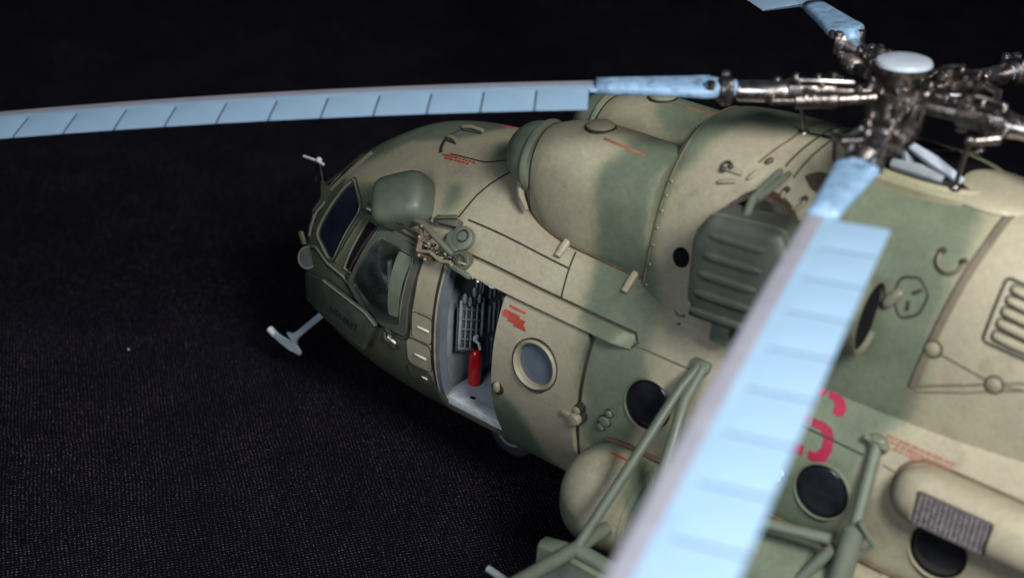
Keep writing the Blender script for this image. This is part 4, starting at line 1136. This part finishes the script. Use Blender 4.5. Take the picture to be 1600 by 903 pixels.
for a in (200, 260, 320):
    q = V((5.1 + 0.30 * math.cos(R(a)), 0.26 * math.sin(R(a)), 4.04))
    bm = NB(); tube(bm, [q, q + V((-0.1 * math.cos(R(a)), -0.08 * math.sin(R(a)), 0.16)), rotM @ V((0.12 * math.cos(R(a)), 0.12 * math.sin(R(a)), -0.42))], [0.05, 0.035, 0.035], 8); part('swash_actuator', bm, 'darkgrey')
bm = NB(); tube(bm, [(5.72, -0.16, 4.05), (5.50, -0.18, 4.14), (5.28, -0.16, 4.20)], [0.03, 0.045, 0.03], 8); part('actuator_rod', bm, 'cap')
bm = NB(); tube(bm, [(5.25, -0.27, 4.07), (5.45, -0.29, 4.09), (5.62, -0.27, 4.07)], [0.04, 0.05, 0.03], 8); part('actuator_rod', bm, 'grey')

# ================================================================== COCKPIT FITTINGS
# armour plate bolted on below the side window, two leaves
PLATE = [V((x, -1.255 - 0.11 * (x - 0.68), z)) for x, z in ((0.68, 1.735), (0.70, 1.335), (1.235, 1.27), (1.395, 1.595), (1.25, 1.665))]
bm = NB(); prism(bm, PLATE, 0.035, 0.010); plate = part('armour_plate', bm, 'plate')
bm = NB(); prism(bm, [V((0.25, -1.06, 1.55)), V((0.27, -1.06, 1.28)), V((0.685, -1.25, 1.335)), V((0.665, -1.25, 1.735))], 0.032, 0.008); part('armour_plate', bm, 'plate')
bm = NB(); tube(bm, [p + V((0, -0.035, 0)) for p in (PLATE[0], PLATE[4], PLATE[3])], 0.008, 6); part('plate_edge', bm, 'frame', plate)
for x, z in ((0.80, 1.6), (1.2, 1.55), (1.15, 1.32)):
    bm = NB(); tube(bm, [(x, -1.1, z), (x, -1.27, z)], 0.03, 8); part('standoff', bm, 'olive', plate)
# lettering
def lettering(body, origin, ux, uz, height, mat, name, parent, thick=0.002):
    cu = bpy.data.curves.new(name, 'FONT'); cu.body = body; cu.size = 1.0; cu.align_x = 'CENTER'; cu.align_y = 'CENTER'
    to = bpy.data.objects.new(name, cu); C.objects.link(to)
    bpy.context.view_layer.update()
    me0 = to.evaluated_get(bpy.context.evaluated_depsgraph_get()).to_mesh()
    bm = NB(); bm.from_mesh(me0)
    for v in bm.verts: v.co.z = 0.0
    base_geo = list(bm.verts) + list(bm.edges) + list(bm.faces)
    for dx, dz in ((0.025, 0.004), (-0.025, 0.008), (0.0125, 0.012)):
        for g_ in bmesh.ops.duplicate(bm, geom=base_geo)['geom']:
            if isinstance(g_, bmesh.types.BMVert): g_.co.x += dx; g_.co.z = dz
    bpy.data.objects.remove(to)
    ux = V(ux).normalized(); n = V(uz).cross(ux).normalized() * -1; uz = ux.cross(n) * -1
    for v in bm.verts: v.co = V(origin) + ux * v.co.x * height + uz * v.co.y * height + n * v.co.z * height
    return part(name, bm, mat, parent, smooth=False)
pu = (PLATE[2] - PLATE[1]).normalized()
pn = (PLATE[2] - PLATE[1]).cross(PLATE[0] - PLATE[1]).normalized()
if pn.y > 0: pn = -pn
pv = V((0, 0, 1)); pv = (pv - pn * pv.dot(pn)).normalized()
lettering('МИ-8МТ', V((0.975, -1.255 - 0.11 * 0.295, 1.465)) + pn * 0.038, pu, pv, 0.098, 'text', 'lettering', plate)
# rounded housing over the side window
p, m3 = LM(FUS, 1.36, 132.3, 0.08, 26)
bm = NB(); superell(bm, p, m3, (0.265, 0.225, 0.185), 0.55, 0.48, 44, 22); hous = part('rounded_housing', bm, 'green')
p2, m4 = LM(FUS, 1.25, 124.0, 0.10, 0)
bm = NB(); superell(bm, p2, m4, (0.24, 0.022, 0.06), 0.4, 0.5, 20, 8); part('housing_lip', bm, 'wash', hous)
p2, m4 = LM(FUS, 1.16, 124.6, 0.13, 0)
bm = NB(); superell(bm, p2, m4, (0.09, 0.02, 0.03), 0.5, 0.6, 14, 8); part('housing_slot', bm, 'pale', hous)
# folded rescue hoist above the door
def at(x, ph, off): return on(FUS, x, ph, off)
bm = NB(); tube(bm, [at(1.58, 126.5, .10), at(1.70, 126.5, .15), at(1.95, 123.0, .17), at(2.10, 120.5, .15)], [0.024, 0.028, 0.026, 0.022], 10); hoist = part('rescue_hoist', bm, 'frame')
def hp_(name, bm, mat): return part(name, bm, mat, hoist)
bm = NB(); tube(bm, [at(1.68, 125.5, .12), at(1.74, 121.5, .14), at(1.75, 117.5, .13), at(1.80, 116.0, .12), at(1.92, 116.5, .12)], [0.022, 0.026, 0.03, 0.026, 0.02], 8); tube(bm, [at(1.84, 124.0, .13), at(1.76, 121.0, .14)], 0.02, 8); hp_('hoist_yoke', bm, 'copper')
p, m3 = LM(FUS, 1.87, 130.8, 0.05, 6); bm = NB(); box(bm, p, (0.24, 0.08, 0.10), m3, 0.025); hp_('hoist_motor', bm, 'deep')
p, m3 = LM(FUS, 1.88, 131.8, 0.12, 20); bm = NB(); box(bm, p, (0.20, 0.035, 0.03), m3, 0.01); hp_('hoist_clamp', bm, 'olive')
p, tx, tp, n_ = local(FUS, 2.06, 127.0, 0.02)
bm = NB(); revolve(bm, p, n_, [(0.105, 0), (0.105, 0.045), (0.09, 0.055), (0.025, 0.058), (0.025, 0.072), (0.01, 0.075)], 26); box(bm, p - tx * 0.06 - tp * 0.06 + n_ * 0.03, (0.16, 0.18, 0.05), Matrix((tx, tp, n_)).transposed(), 0.02); hp_('hoist_plate', bm, 'green')
bm = NB(); tube(bm, [p + n_ * 0.062 + tx * (0.02 + 0.05 * math.cos(R(a))) + tp * (0.02 + 0.05 * math.sin(R(a))) for a in range(0, 361, 20)], 0.007, 6); hp_('plate_ring', bm, 'wash')
p, tx, tp, n_ = local(FUS, 2.17, 119.2, 0.05)
bm = NB(); revolve(bm, p, n_, [(0.10, 0), (0.10, 0.06), (0.085, 0.08), (0.06, 0.08), (0.055, 0.055), (0.03, 0.055), (0.03, 0.09), (0.01, 0.095)], 24); hp_('winch_drum', bm, 'olive')
p, m3 = LM(FUS, 2.20, 116.4, 0.09, -8); bm = NB(); box(bm, p, (0.24, 0.05, 0.10), m3, 0.02); hp_('winch_guard', bm, 'green')
for k in range(44):
    x = 1.74 + 0.0105 * k + random.uniform(-.015, .015); ph = 119.8 - 0.05 * k + random.uniform(-2.6, 2.6)
    p, m3 = LM(FUS, x, ph, 0.11 + random.uniform(-.02, .02), random.uniform(0, 90))
    bm = NB()
    if k % 3: superell(bm, p, m3, (random.uniform(.014, .026), random.uniform(.012, .022), .024), 0.8, 0.8, 10, 6)
    else: tube(bm, [p, p + m3.col[0] * 0.04 + m3.col[2] * 0.02, p + m3.col[0] * 0.07 - m3.col[1] * 0.02], 0.010, 7)
    hp_('hoist_fitting', bm, ('khaki', 'olive', 'wash', 'metal', 'frame', 'wash', 'copper')[k % 7])
bm = NB(); tube(bm, [at(1.79, 117.5, .15), at(1.90, 118.5, .17), at(2.02, 117.0, .16), at(2.12, 118.0, .17)], 0.016, 7); hp_('hoist_cable', bm, 'khaki')
for x, ph in ((1.74, 121.8), (1.72, 125.6), (1.86, 124.4), (1.80, 116.0), (1.87, 115.6)):
    bm = NB(); superell(bm, at(x, ph, .17), Matrix.Identity(3), (0.015,) * 3, 1, 1, 10, 6); hp_('bolt', bm, 'khaki')
for dx in (0, 0.06):
    bm = NB(); tube(bm, [at(1.72 + dx, 128.5, .06), at(1.71 + dx, 131.5, .06)], 0.013, 6); hp_('hoist_pin', bm, 'khaki')
# round lamp on the nose corner, with bracket
ld = V((0.15, -0.90, 0.42)).normalized(); lc = V((0.22, -1.02, 1.69))
bm = NB(); revolve(bm, lc, ld, [(0.06, -0.12), (0.10, -0.04), (0.108, 0.0), (0.108, 0.02), (0.094, 0.026), (0.09, 0.016), (0.01, 0.02)], 28); lm_ = part('nose_lamp', bm, 'frame')
bm = NB(); revolve(bm, lc, ld, [(0.089, 0.012), (0.089, 0.020), (0.06, 0.027), (0.01, 0.03)], 28); part('lens', bm, 'lens', lm_)
bm = NB(); tube(bm, [lc - ld * 0.02 + V((0.0, 0, -0.10)), lc + V((0.12, 0.02, -0.13)), lc + V((0.25, 0.02, -0.12))], 0.02, 7); tube(bm, [lc - ld * 0.08, lc + V((0.05, 0.12, -0.02))], 0.03, 7); part('lamp_bracket', bm, 'khaki', lm_)
bm = NB(); box(bm, (0.10, -0.98, 1.84), (0.05, 0.03, 0.13), Matrix.Rotation(R(-20), 3, 'Y'), 0.008); part('nose_sensor', bm, 'olive')
# probe on the windscreen post
bm = NB(); prism(bm, [V((0.12, -0.75, 2.36)), V((0.26, -0.80, 2.33)), V((0.36, -0.80, 2.34)), V((0.28, -0.86, 2.18)), V((0.20, -0.84, 2.10))], 0.03); prb = part('windscreen_probe', bm, 'olive')
bm = NB(); tube(bm, [(0.06, -0.76, 2.33), (0.07, -0.76, 2.46), (0.09, -0.76, 2.54)], 0.013, 7); tube(bm, [(0.15, -0.76, 2.38), (0.11, -0.76, 2.54)], 0.011, 7); part('probe_strut', bm, 'metal', prb)
bm = NB(); tube(bm, [(-0.10, -0.755, 2.535), (0.09, -0.755, 2.545), (0.16, -0.755, 2.535)], [0.013, 0.014, 0.016], 7); superell(bm, (0.10, -0.755, 2.56), Matrix.Identity(3), (0.03,) * 3, 1, 1, 10, 6); part('probe_tube', bm, 'pale', prb)
bm = NB(); tube(bm, [(0.22, -0.79, 2.37), (0.36, -0.72, 2.52), (0.56, -0.66, 2.74)], 0.011, 7); part('wiper_arm', bm, 'wash')
bm = NB(); tube(bm, [FUS(0.27, 127) , on(FUS, 0.24, 120, .03), on(FUS, 0.22, 112, .03), on(FUS, 0.20, 106, .02)], 0.012, 7); part('wiper_blade', bm, 'frame')
for ph in (112, 118):
    p, m3 = LM(FUS, 0.15, ph, 0.01); bm = NB(); box(bm, p, (0.04, 0.05, 0.03), m3, 0.008); part('nose_fitting', bm, 'khaki')
# T-shaped antenna under the nose
bm = NB(); rg = []
a0, a1 = V((0.24, -0.86, 1.02)), V((-0.20, -0.86, 0.54))
ax_ = (a1 - a0).normalized(); sd = ax_.cross(V((0, 1, 0))).normalized()
for t, w_ in ((0, .03), (0.75, .03), (0.9, .04), (1.0, .085)):
    c = a0.lerp(a1, t); rg.append([c + sd * w_ + V((0, .012, 0)), c + sd * w_ - V((0, .012, 0)), c - sd * w_ - V((0, .012, 0)), c - sd * w_ + V((0, .012, 0))])
loft(bm, rg); ant = part('nose_antenna', bm, 'cap')
bm = NB(); rg = []
for x, z, w_ in ((-0.47, 0.505, .030), (-0.36, 0.475, .036), (-0.24, 0.46, .05), (-0.14, 0.455, .045), (-0.08, 0.43, .016)):
    rg.append([V((x, -.874, z + w_)), V((x, -.846, z + w_)), V((x, -.846, z - w_)), V((x, -.874, z - w_))])
loft(bm, rg); part('antenna_bar', bm, 'cap', ant)
bm = NB(); tube(bm, [(-0.52, -0.86, 0.53), (-0.44, -0.86, 0.495)], 0.036, 10); part('antenna_tip', bm, 'pale', ant)

# ================================================================== ROOF AND FLANK DETAIL
def fline(pts, w, mat, prof=0.002, sm=0):
    bm = NB(); ribbon(bm, FUS, smoothpath(pts, sm) if sm else pts, w, 0.004, prof); return part('panel_line', bm, mat)
fline([(2.0, 134.6), (2.6, 134.4), (3.06, 134.1)], 0.014, 'wash'); fline([(3.035, 141.0), (3.06, 134), (3.11, 123.0)], 0.012, 'wash')
fline([(1.90, 134.2), (1.92, 139), (1.94, 145.2), (1.98, 151.6), (2.07, 162.6)], 0.013, 'wash')
# roof hatch, hinges, stencils
hl = [(2.02, 163), (1.93, 166.5), (1.83, 162.5), (1.76, 160.8), (1.62, 160.5), (1.40, 160.2)]
fline(hl, 0.012, 'wash', 0.003, 2)
fline([(1.30, 159.6), (1.245, 162.8), (1.20, 167.0), (1.16, 172.0)], 0.026, 'wash', 0.016, 1)
fline([(1.16, 172.0), (1.16, 176), (1.165, 180)], 0.012, 'wash')
for (xa, pa), (xb, pb) in (((1.20, 170.0), (1.32, 168.5)), ((1.165, 180.5), (1.40, 180.0))):
    bm = NB(); tube(bm, [on(FUS, xa, pa, .02), on(FUS, (xa + xb) / 2, (pa + pb) / 2, .035), on(FUS, xb, pb, .02)], 0.018, 8); h_ = part('hatch_hinge', bm, 'khaki')
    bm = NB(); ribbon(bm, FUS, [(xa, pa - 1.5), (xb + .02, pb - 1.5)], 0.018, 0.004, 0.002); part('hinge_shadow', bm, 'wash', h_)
fline([(1.17, 180), (1.19, 184), (1.21, 187)], 0.014, 'wash', 0.008)
def stencil(S, x, ph, rows, length, gap, mat, parent=None, h=0.022, seed=1):
    rd = random.Random(seed)
    bm = NB()
    for r_ in range(rows):
        p0, tx, tp, n = local(S, x, ph - gap * r_ / 0.0218)
        u = -length[r_] / 2
        while u < length[r_] / 2:
            w_ = rd.uniform(0.015, 0.05)
            c = S(x + u + w_ / 2 + 0.01 * r_, ph - gap * r_ / 0.0218); nn = FN(S, x + u, ph)
            m3 = Matrix((tx, nn.cross(tx), nn)).transposed()
            box(bm, c + nn * 0.003, (w_, h * rd.uniform(.8, 1.1), 0.004), m3)
            u += w_ + rd.uniform(0.006, 0.014)
    o = part('stencil_text', bm, mat, parent); o['kind'] = 'stuff'; return o
stencil(FUS, 1.50, 159.0, 2, [0.34, 0.26], 0.035, 'red', seed=3)
stencil(FUS, 1.40, 197.0, 2, [0.16, 0.16], 0.03, 'red', seed=4)
# stencil on the door is 85 mm proud of the barrel
def stencil_door():
    rd = random.Random(9); bm = NB()
    rows = [(2.80, 112.6, 0.13), (2.775, 110.4, 0.15), (2.79, 109.5, 0.20), (2.80, 108.6, 0.20), (2.835, 107.7, 0.16), (2.87, 106.9, 0.10)]
    for i, (x, ph, l) in enumerate(rows):
        u = -l / 2
        while u < l / 2:
            w_ = rd.uniform(.012, .04); p, m3 = LM(FUS, x + u + w_ / 2, ph, 0.079); box(bm, p, (w_, 0.017, 0.004), m3); u += w_ + (0.004 if i else -0.002)
    o = part('stencil_text', bm, 'red', door); o['kind'] = 'stuff'
stencil_door()
stencil(FUS, 6.15, 125.2, 3, [0.50, 0.46, 0.40], 0.035, 'fadedred', h=0.024, seed=6)
# side number, stencilled figure behind the near rotor blade
def decal(loops, mat, name='side_number'):
    bm = NB()
    for lp_ in loops: sheet(bm, FUS, lp_, (), 0.004, 0.006, 0.05)
    return part(name, bm, mat)
def arcband(cx, cp, r0, r1, a0, a1, kx=1.0, n=12):
    kp = 1 / 0.0218
    o = [(cx + r1 * kx * math.cos(R(a)), cp + r1 * kp * math.sin(R(a))) for a in [a0 + (a1 - a0) * i / n for i in range(n + 1)]]
    i_ = [(cx + r0 * kx * math.cos(R(a)), cp + r0 * kp * math.sin(R(a))) for a in [a1 + (a0 - a1) * i / n for i in range(n + 1)]]
    return o + i_
decal([[(5.366, 120.6), (5.466, 120.8), (5.53, 119.6), (5.565, 117.0), (5.584, 112.6), (5.568, 108.2), (5.504, 106.5), (5.436, 106.7), (5.423, 109.6), (5.481, 110.0), (5.505, 112.3), (5.497, 115.6), (5.457, 117.6), (5.385, 117.7)],
       [(5.300, 110.4), (5.385, 110.3), (5.39, 106.8), (5.32, 106.7)], [(5.19, 110.6), (5.28, 110.5), (5.30, 107.0), (5.20, 108.0)], [(5.395, 131.6), (5.45, 132.0), (5.53, 130.2), (5.565, 127.5), (5.56, 125.0), (5.52, 124.3), (5.483, 124.9), (5.475, 127.6), (5.455, 128.8), (5.415, 128.9)],
       [(5.324, 131.3), (5.355, 132.5), (5.382, 130.9), (5.373, 128.5), (5.334, 128.4)], [(5.20, 130.8), (5.30, 131.8), (5.31, 128.4), (5.22, 127.8)], [(5.25, 120.8), (5.352, 120.6), (5.36, 117.8), (5.25, 118.0)]], 'crimson')
fline([(5.10, 116.8), (5.80, 116.0)], 0.012, 'wash'); fline([(5.95, 115.6), (6.08, 115)], 0.012, 'softwash')
fline([(5.2, 76), (6.3, 75), (7.2, 75)], 0.018, 'brownwash'); fline([(5.3, 72.5), (6.3, 71.5), (7.2, 71)], 0.014, 'brownwash')
# lock pads on the flank
for x, ph in ((3.76, 87.5), (5.245, 95.5)):
    for (dx, dp, a, b) in ((0, 0, .05, .045), (.035, 2.2, .03, .03), (-.03, -2.0, .03, .035)):
        p, m3 = LM(FUS, x + dx, ph + dp, 0.008, 30); bm = NB(); superell(bm, p, m3, (a, b, .022), 0.6, 0.7, 16, 8); lk = part('lock_pad', bm, 'green' if x < 5 else 'pale')
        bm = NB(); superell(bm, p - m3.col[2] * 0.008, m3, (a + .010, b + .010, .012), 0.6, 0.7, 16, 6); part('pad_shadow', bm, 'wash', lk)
p, m3 = LM(FUS, 4.12, 132, 0.005); bm = NB(); superell(bm, p, m3, (.016, .016, .01), 1, 1, 8, 6); part('rivet', bm, 'softwash')
# hood joint rivet line and fairing seam forward
fline([(3.72, 141.5), (3.95, 137.5)], 0.012, 'softwash'); 
for k in range(7):
    p, m3 = LM(HOOD, 3.74, 8 + 6 * k, 0.004); bm = NB(); superell(bm, p, m3, (.014, .014, .008), 1, 1, 8, 6); part('rivet', bm, 'khaki', hood)

# ================================================================== FUEL TANK
bm = NB(); rg = []
TC = (-1.42, 1.14)
def tankring(x, k):
    out = []
    for i in range(48):
        a = 2 * math.pi * i / 48; c, s = math.cos(a), math.sin(a)
        out.append(V((x, TC[0] - 0.39 * k * c, TC[1] + 0.43 * k * math.copysign(abs(s) ** 0.9, s))))
    return out
for k in range(13):
    t = math.pi / 2 * k / 12; rg.append(tankring(3.62 + 0.34 * (1 - math.cos(t)), max(0.02, math.sin(t) ** 0.75)))
for x in [4.05 + 0.1 * i for i in range(26)]: rg.append(tankring(x, 1.0))
for k in range(1, 9):
    t = math.pi / 2 * k / 8; rg.append(tankring(6.55 + 0.40 * math.sin(t), max(0.02, math.cos(t) ** 0.75)))
loft(bm, rg); tank = part('fuel_tank', bm, 'camo', camo={'belly': 0.92})
bm = NB(); pts = [(x, ) for x in ()]
for x in (4.35, 5.2, 6.2):
    bm = NB(); loft(bm, [[TCp + (TCp - V((x_, TC[0], TC[1]))).normalized() * o for TCp in tankring(x_, 1.0)] for x_, o in ((x - .03, -.005), (x - .028, .01), (x + .028, .01), (x + .03, -.005))], True, False, False); part('tank_strap', bm, 'camo', tank, camo={})
bm = NB(); tube(bm, [(3.80, -1.27, 1.53), (4.0, -1.275, 1.565), (4.4, -1.275, 1.57), (6.5, -1.275, 1.57)], 0.018, 8); part('tank_bead', bm, 'brownwash', tank)
bm = NB(); tube(bm, [(3.92, -1.44, 1.555), (4.04, -1.445, 1.57), (4.20, -1.445, 1.57)], 0.010, 6); part('stencil_line', bm, 'red', tank)

# ================================================================== UNDERCARRIAGE
def wheel(c, r, w_, name='wheel', side=-1):
    c = V(c)
    bm = NB(); prof = [(r * 0.55, -w_ / 2), (r * 0.80, -w_ / 2), (r * 0.95, -w_ * 0.36), (r, -w_ * 0.15), (r, w_ * 0.15), (r * 0.95, w_ * 0.36), (r * 0.80, w_ / 2), (r * 0.55, w_ / 2)]
    revolve(bm, c, (0, 1, 0), prof, 36); o = part(name, bm, 'rubber')
    bm = NB(); revolve(bm, c, (0, side, 0), [(r * 0.56, 0), (r * 0.56, w_ / 2 + 0.006), (r * 0.50, w_ / 2 + 0.01), (r * 0.42, w_ / 2 - 0.03), (r * 0.22, w_ / 2 - 0.02), (r * 0.18, w_ / 2 + 0.02), (r * 0.03, w_ / 2 + 0.025)], 28); part('rim', bm, 'grey', o)
    return o
for y in (-0.22, 0.22): wheel((2.16, y, 0.285), 0.285, 0.17, side=-1 if y < 0 else 1)
bm = NB(); tube(bm, [(2.16, -0.3, 0.285), (2.16, 0.3, 0.285)], 0.05, 10); tube(bm, [(2.16, 0, 0.285), (2.02, 0, 0.60), (1.90, 0, 0.9)], [0.06, 0.06, 0.08], 12); part('nose_gear_leg', bm, 'grey')
for s in (-1, 1):
    wheel((6.05, s * 2.25, 0.43), 0.43, 0.24, side=s)
    top = V((5.86, s * 1.08, 2.42)); mid = V((5.955, s * 1.42, 1.90)); low = V((6.08, s * 2.10, 0.62))
    bm = NB(); tube(bm, [top, top.lerp(mid, .3), mid], [0.05, 0.046, 0.048], 14); ol = part('gear_oleo', bm, 'green')
    bm = NB(); tube(bm, [mid - (low - mid) * 0.02, mid, mid.lerp(low, .02), mid.lerp(low, .5), mid.lerp(low, .51), low], [0.05, 0.085, 0.082, 0.082, 0.06, 0.06], 18); part('cylinder', bm, 'green', ol)
    bm = NB(); superell(bm, top, Matrix.Identity(3), (0.07, 0.05, 0.055), 0.6, 0.7, 16, 10); tube(bm, [top + V((-.085, s * .02, .02)), top + V((.09, s * .02, -.01))], 0.03, 10); box(bm, top + V((0.01, s * 0.02, -0.06)), (0.05, 0.06, 0.12), None, 0.012); part('oleo_fork', bm, 'frame', ol)
    bm = NB(); tube(bm, [mid + V((0.03, s * .03, .12)), mid + V((0.16, s * .02, -.03)), mid + V((0.08, s * .06, -.14))], 0.022, 7); part('scissor_link', bm, 'green', ol)
    bm = NB(); tube(bm, [low, (6.0, s * 1.15, 0.55)], 0.07, 12); tube(bm, [low, (5.3, s * 1.1, 0.60)], 0.05, 12); part('gear_arm', bm, 'green')
    bm = NB(); tube(bm, [(6.05, s * 2.05, 0.43), (6.05, s * 2.25, 0.43)], 0.05, 10); tube(bm, [low, (6.05, s * 2.08, 0.43)], 0.06, 10); part('axle', bm, 'metal')

# ================================================================== WEAPON OUTRIGGER
ND = V((4.22, -2.2, 1.24))
bm = NB(); tube(bm, [on(FUS, 4.42, 121, 0.02), V((4.41, -1.30, 2.32)), ND], [0.04, 0.040, 0.042], 12); tr_ = part('outrigger_strut', bm, 'green')
bm = NB(); tube(bm, [on(FUS, 4.46, 121, 0.02), V((4.475, -1.34, 2.25)), V((4.70, -2.2, 1.16))], [0.04, 0.045, 0.05], 12); part('outrigger_strut', bm, 'green')
p, m3 = LM(FUS, 4.44, 121.5, 0.02); bm = NB(); box(bm, p, (0.15, 0.09, 0.07), m3, 0.02); part('strut_bracket', bm, 'green')
bm = NB(); tube(bm, [ND + V((0, 0.75, -0.10)), ND, ND + V((-0.10, -0.85, 0.05))], 0.055, 12); part('outrigger_beam', bm, 'green')
bm = NB(); tube(bm, [ND + V((0.0, 0, -0.02)), ND + V((0.75, 0.02, -0.06)), ND + V((1.3, 0.02, -0.06))], 0.065, 12); part('outrigger_beam', bm, 'green')
bm = NB(); tube(bm, [(5.2, -1.62, 1.72), (5.83, -1.50, 1.80)], 0.045, 12); part('gear_stay', bm, 'green')
bm = NB(); tube(bm, [(5.86, -1.50, 1.74), (5.62, -1.75, 1.25)], 0.045, 12); part('gear_stay', bm, 'green')
bm = NB(); tube(bm, [(4.15, -1.75, 1.10), (4.5, -1.70, 1.34)], 0.05, 10); part('gear_stay', bm, 'green')
# pylon nose forward of the node
bm = NB(); rg = []
for x, zt_, zb2, w_ in ((3.90, 1.14, 0.88, .05), (3.92, 1.16, 0.86, .07), (4.10, 1.20, 0.84, .085), (4.35, 1.20, 0.84, .085), (4.9, 1.18, 0.86, .085), (5.2, 1.12, 0.92, .05)):
    rg.append([V((x, -2.2 - w_, zb2)), V((x, -2.2 + w_, zb2)), V((x, -2.2 + w_, zt_ - .03)), V((x, -2.2 + w_ * .5, zt_)), V((x, -2.2 - w_ * .5, zt_)), V((x, -2.2 - w_, zt_ - .03))])
loft(bm, rg); part('weapon_pylon', bm, 'camo', camo={'camo': 1.0, 'belly': 1.08})
bm = NB(); tube(bm, [(3.60, -2.45, 0.84), (4.5, -2.45, 0.76)], 0.03, 12); gun = part('gun_barrel', bm, 'grey')
for x in (4.02, 4.38):
    bm = NB(); box(bm, (x, -2.36, 0.835), (0.07, 0.24, 0.09), None, 0.01); part('barrel_clamp', bm, 'green', gun)

# ================================================================== FLARE DISPENSER
pc, tx, tp, n_ = local(FUS, 6.58, 112.5, 0.0)
bm = NB(); rg = []
PD = [(-0.50, 0.06), (-0.49, 0.34), (-0.47, 0.56), (-0.43, 0.76), (-0.37, 0.90), (-0.29, 0.98), (-0.2, 1.0), (0.48, 1.0), (0.58, 0.94), (0.66, 0.80), (0.71, 0.55), (0.73, 0.15)]
def podring(u, k):
    out = []
    for i in range(72):
        a = 2 * math.pi * i / 72; c, s = math.cos(a), math.sin(a)
        out.append(pc + tx * u + tp * (0.205 * k * math.copysign(abs(c) ** 0.85, c)) + n_ * (0.03 + 0.225 * k * math.copysign(abs(s) ** 0.8, s)))
    if -0.285 < u < 0.235:          # flat recess for the flare grid
        for q in out:
            h_ = (q - pc - n_ * 0.03).dot(gn)
            if h_ > GL: q -= gn * (h_ - GL)
    return out
gn = (n_ * 0.92 - tp * 0.39).normalized(); GL = 0.185
PD[7:7] = [(-0.288, 0.981), (-0.284, 0.982), (-0.1, 1.0), (0.1, 1.0), (0.234, 1.0), (0.238, 1.0)]
PD.sort()
loft(bm, [podring(u, k) for u, k in PD]); pod = part('flare_dispenser', bm, 'camo', camo={'camo': 0.12})
# grid face: lower outer quarter of the pod
gt = tx.cross(gn).normalized()
if gt.dot(tp) < 0: gt = -gt
gc = pc - tx * 0.025 + n_ * 0.03 + gn * (GL + 0.004) + tp * 0.02
m3 = Matrix((tx, gn.cross(tx), gn)).transposed()
bm = NB(); box(bm, gc - gn * 0.04, (0.50, 0.25, 0.10), m3, 0.008); gb = part('grid_block', bm, 'mesh', pod)
bm = NB()
for i in range(14):
    for j in range(7):
        c = gc + tx * (-0.228 + 0.035 * i) + m3.col[1] * (-0.105 + 0.035 * j) + gn * 0.012
        box(bm, c, (0.022, 0.022, 0.020), m3)
gr = part('flare_tubes', bm, 'flare', pod, smooth=False); gr['kind'] = 'stuff'
bm = NB()
for pts_ in ([(-.25, -.125), (.25, -.125)], [(-.25, .125), (.25, .125)], [(-.25, -.125), (-.25, .125)], [(.25, -.125), (.25, .125)]):
    tube(bm, [gc + tx * a + m3.col[1] * b + gn * 0.01 for a, b in pts_], 0.010, 6)
part('grid_frame', bm, 'mesh', pod)
rim(FUS, roundrect(6.06, 7.33, 102.2, 122.8, 0.20, 8), 0.03, 0.003, 'brownwash', 'pod_seam', pod, 0.003)

# ================================================================== FIRE EXTINGUISHER (a thing of its own, standing on the cabin floor)
EX = empty('fire_extinguisher', (2.085, -0.80, 1.031))
WORLD[EX.name] = Matrix.Translation(EX.location)
EX['label'] = 'tiny red fire extinguisher standing on the grey floor inside the open cabin door'
EX['category'] = 'fire extinguisher'
e0 = V((2.085, -0.80, 1.031))
bm = NB(); revolve(bm, e0, (0, 0, 1), [(0.045, 0), (0.056, 0.012), (0.058, 0.03), (0.058, 0.29), (0.052, 0.33), (0.034, 0.36), (0.02, 0.37)], 24); mk('cylinder_body', bm, 'extred', EX)
bm = NB(); revolve(bm, e0 + V((0, 0, 0.365)), (0, 0, 1), [(0.022, 0), (0.022, 0.05), (0.030, 0.055), (0.030, 0.09), (0.02, 0.10)], 14); mk('valve_neck', bm, 'black', EX)
bm = NB(); box(bm, e0 + V((0.0, -0.01, 0.485)), (0.035, 0.05, 0.06), None, 0.01); tube(bm, [e0 + V((0, -.02, .47)), e0 + V((.05, -.03, .46)), e0 + V((.06, -.02, .40))], 0.014, 7); mk('valve', bm, 'pale', EX)
# crumb of dust on the cloth
bm = NB(); superell(bm, (-1.90, -1.575, 0.006), Matrix.Identity(3), (0.011, 0.009, 0.008), 0.9, 0.9, 8, 6)
du = mk('dust_crumb', bm, 'white'); du['label'] = 'tiny white dust speck lying alone on the black cloth'; du['category'] = 'speck'
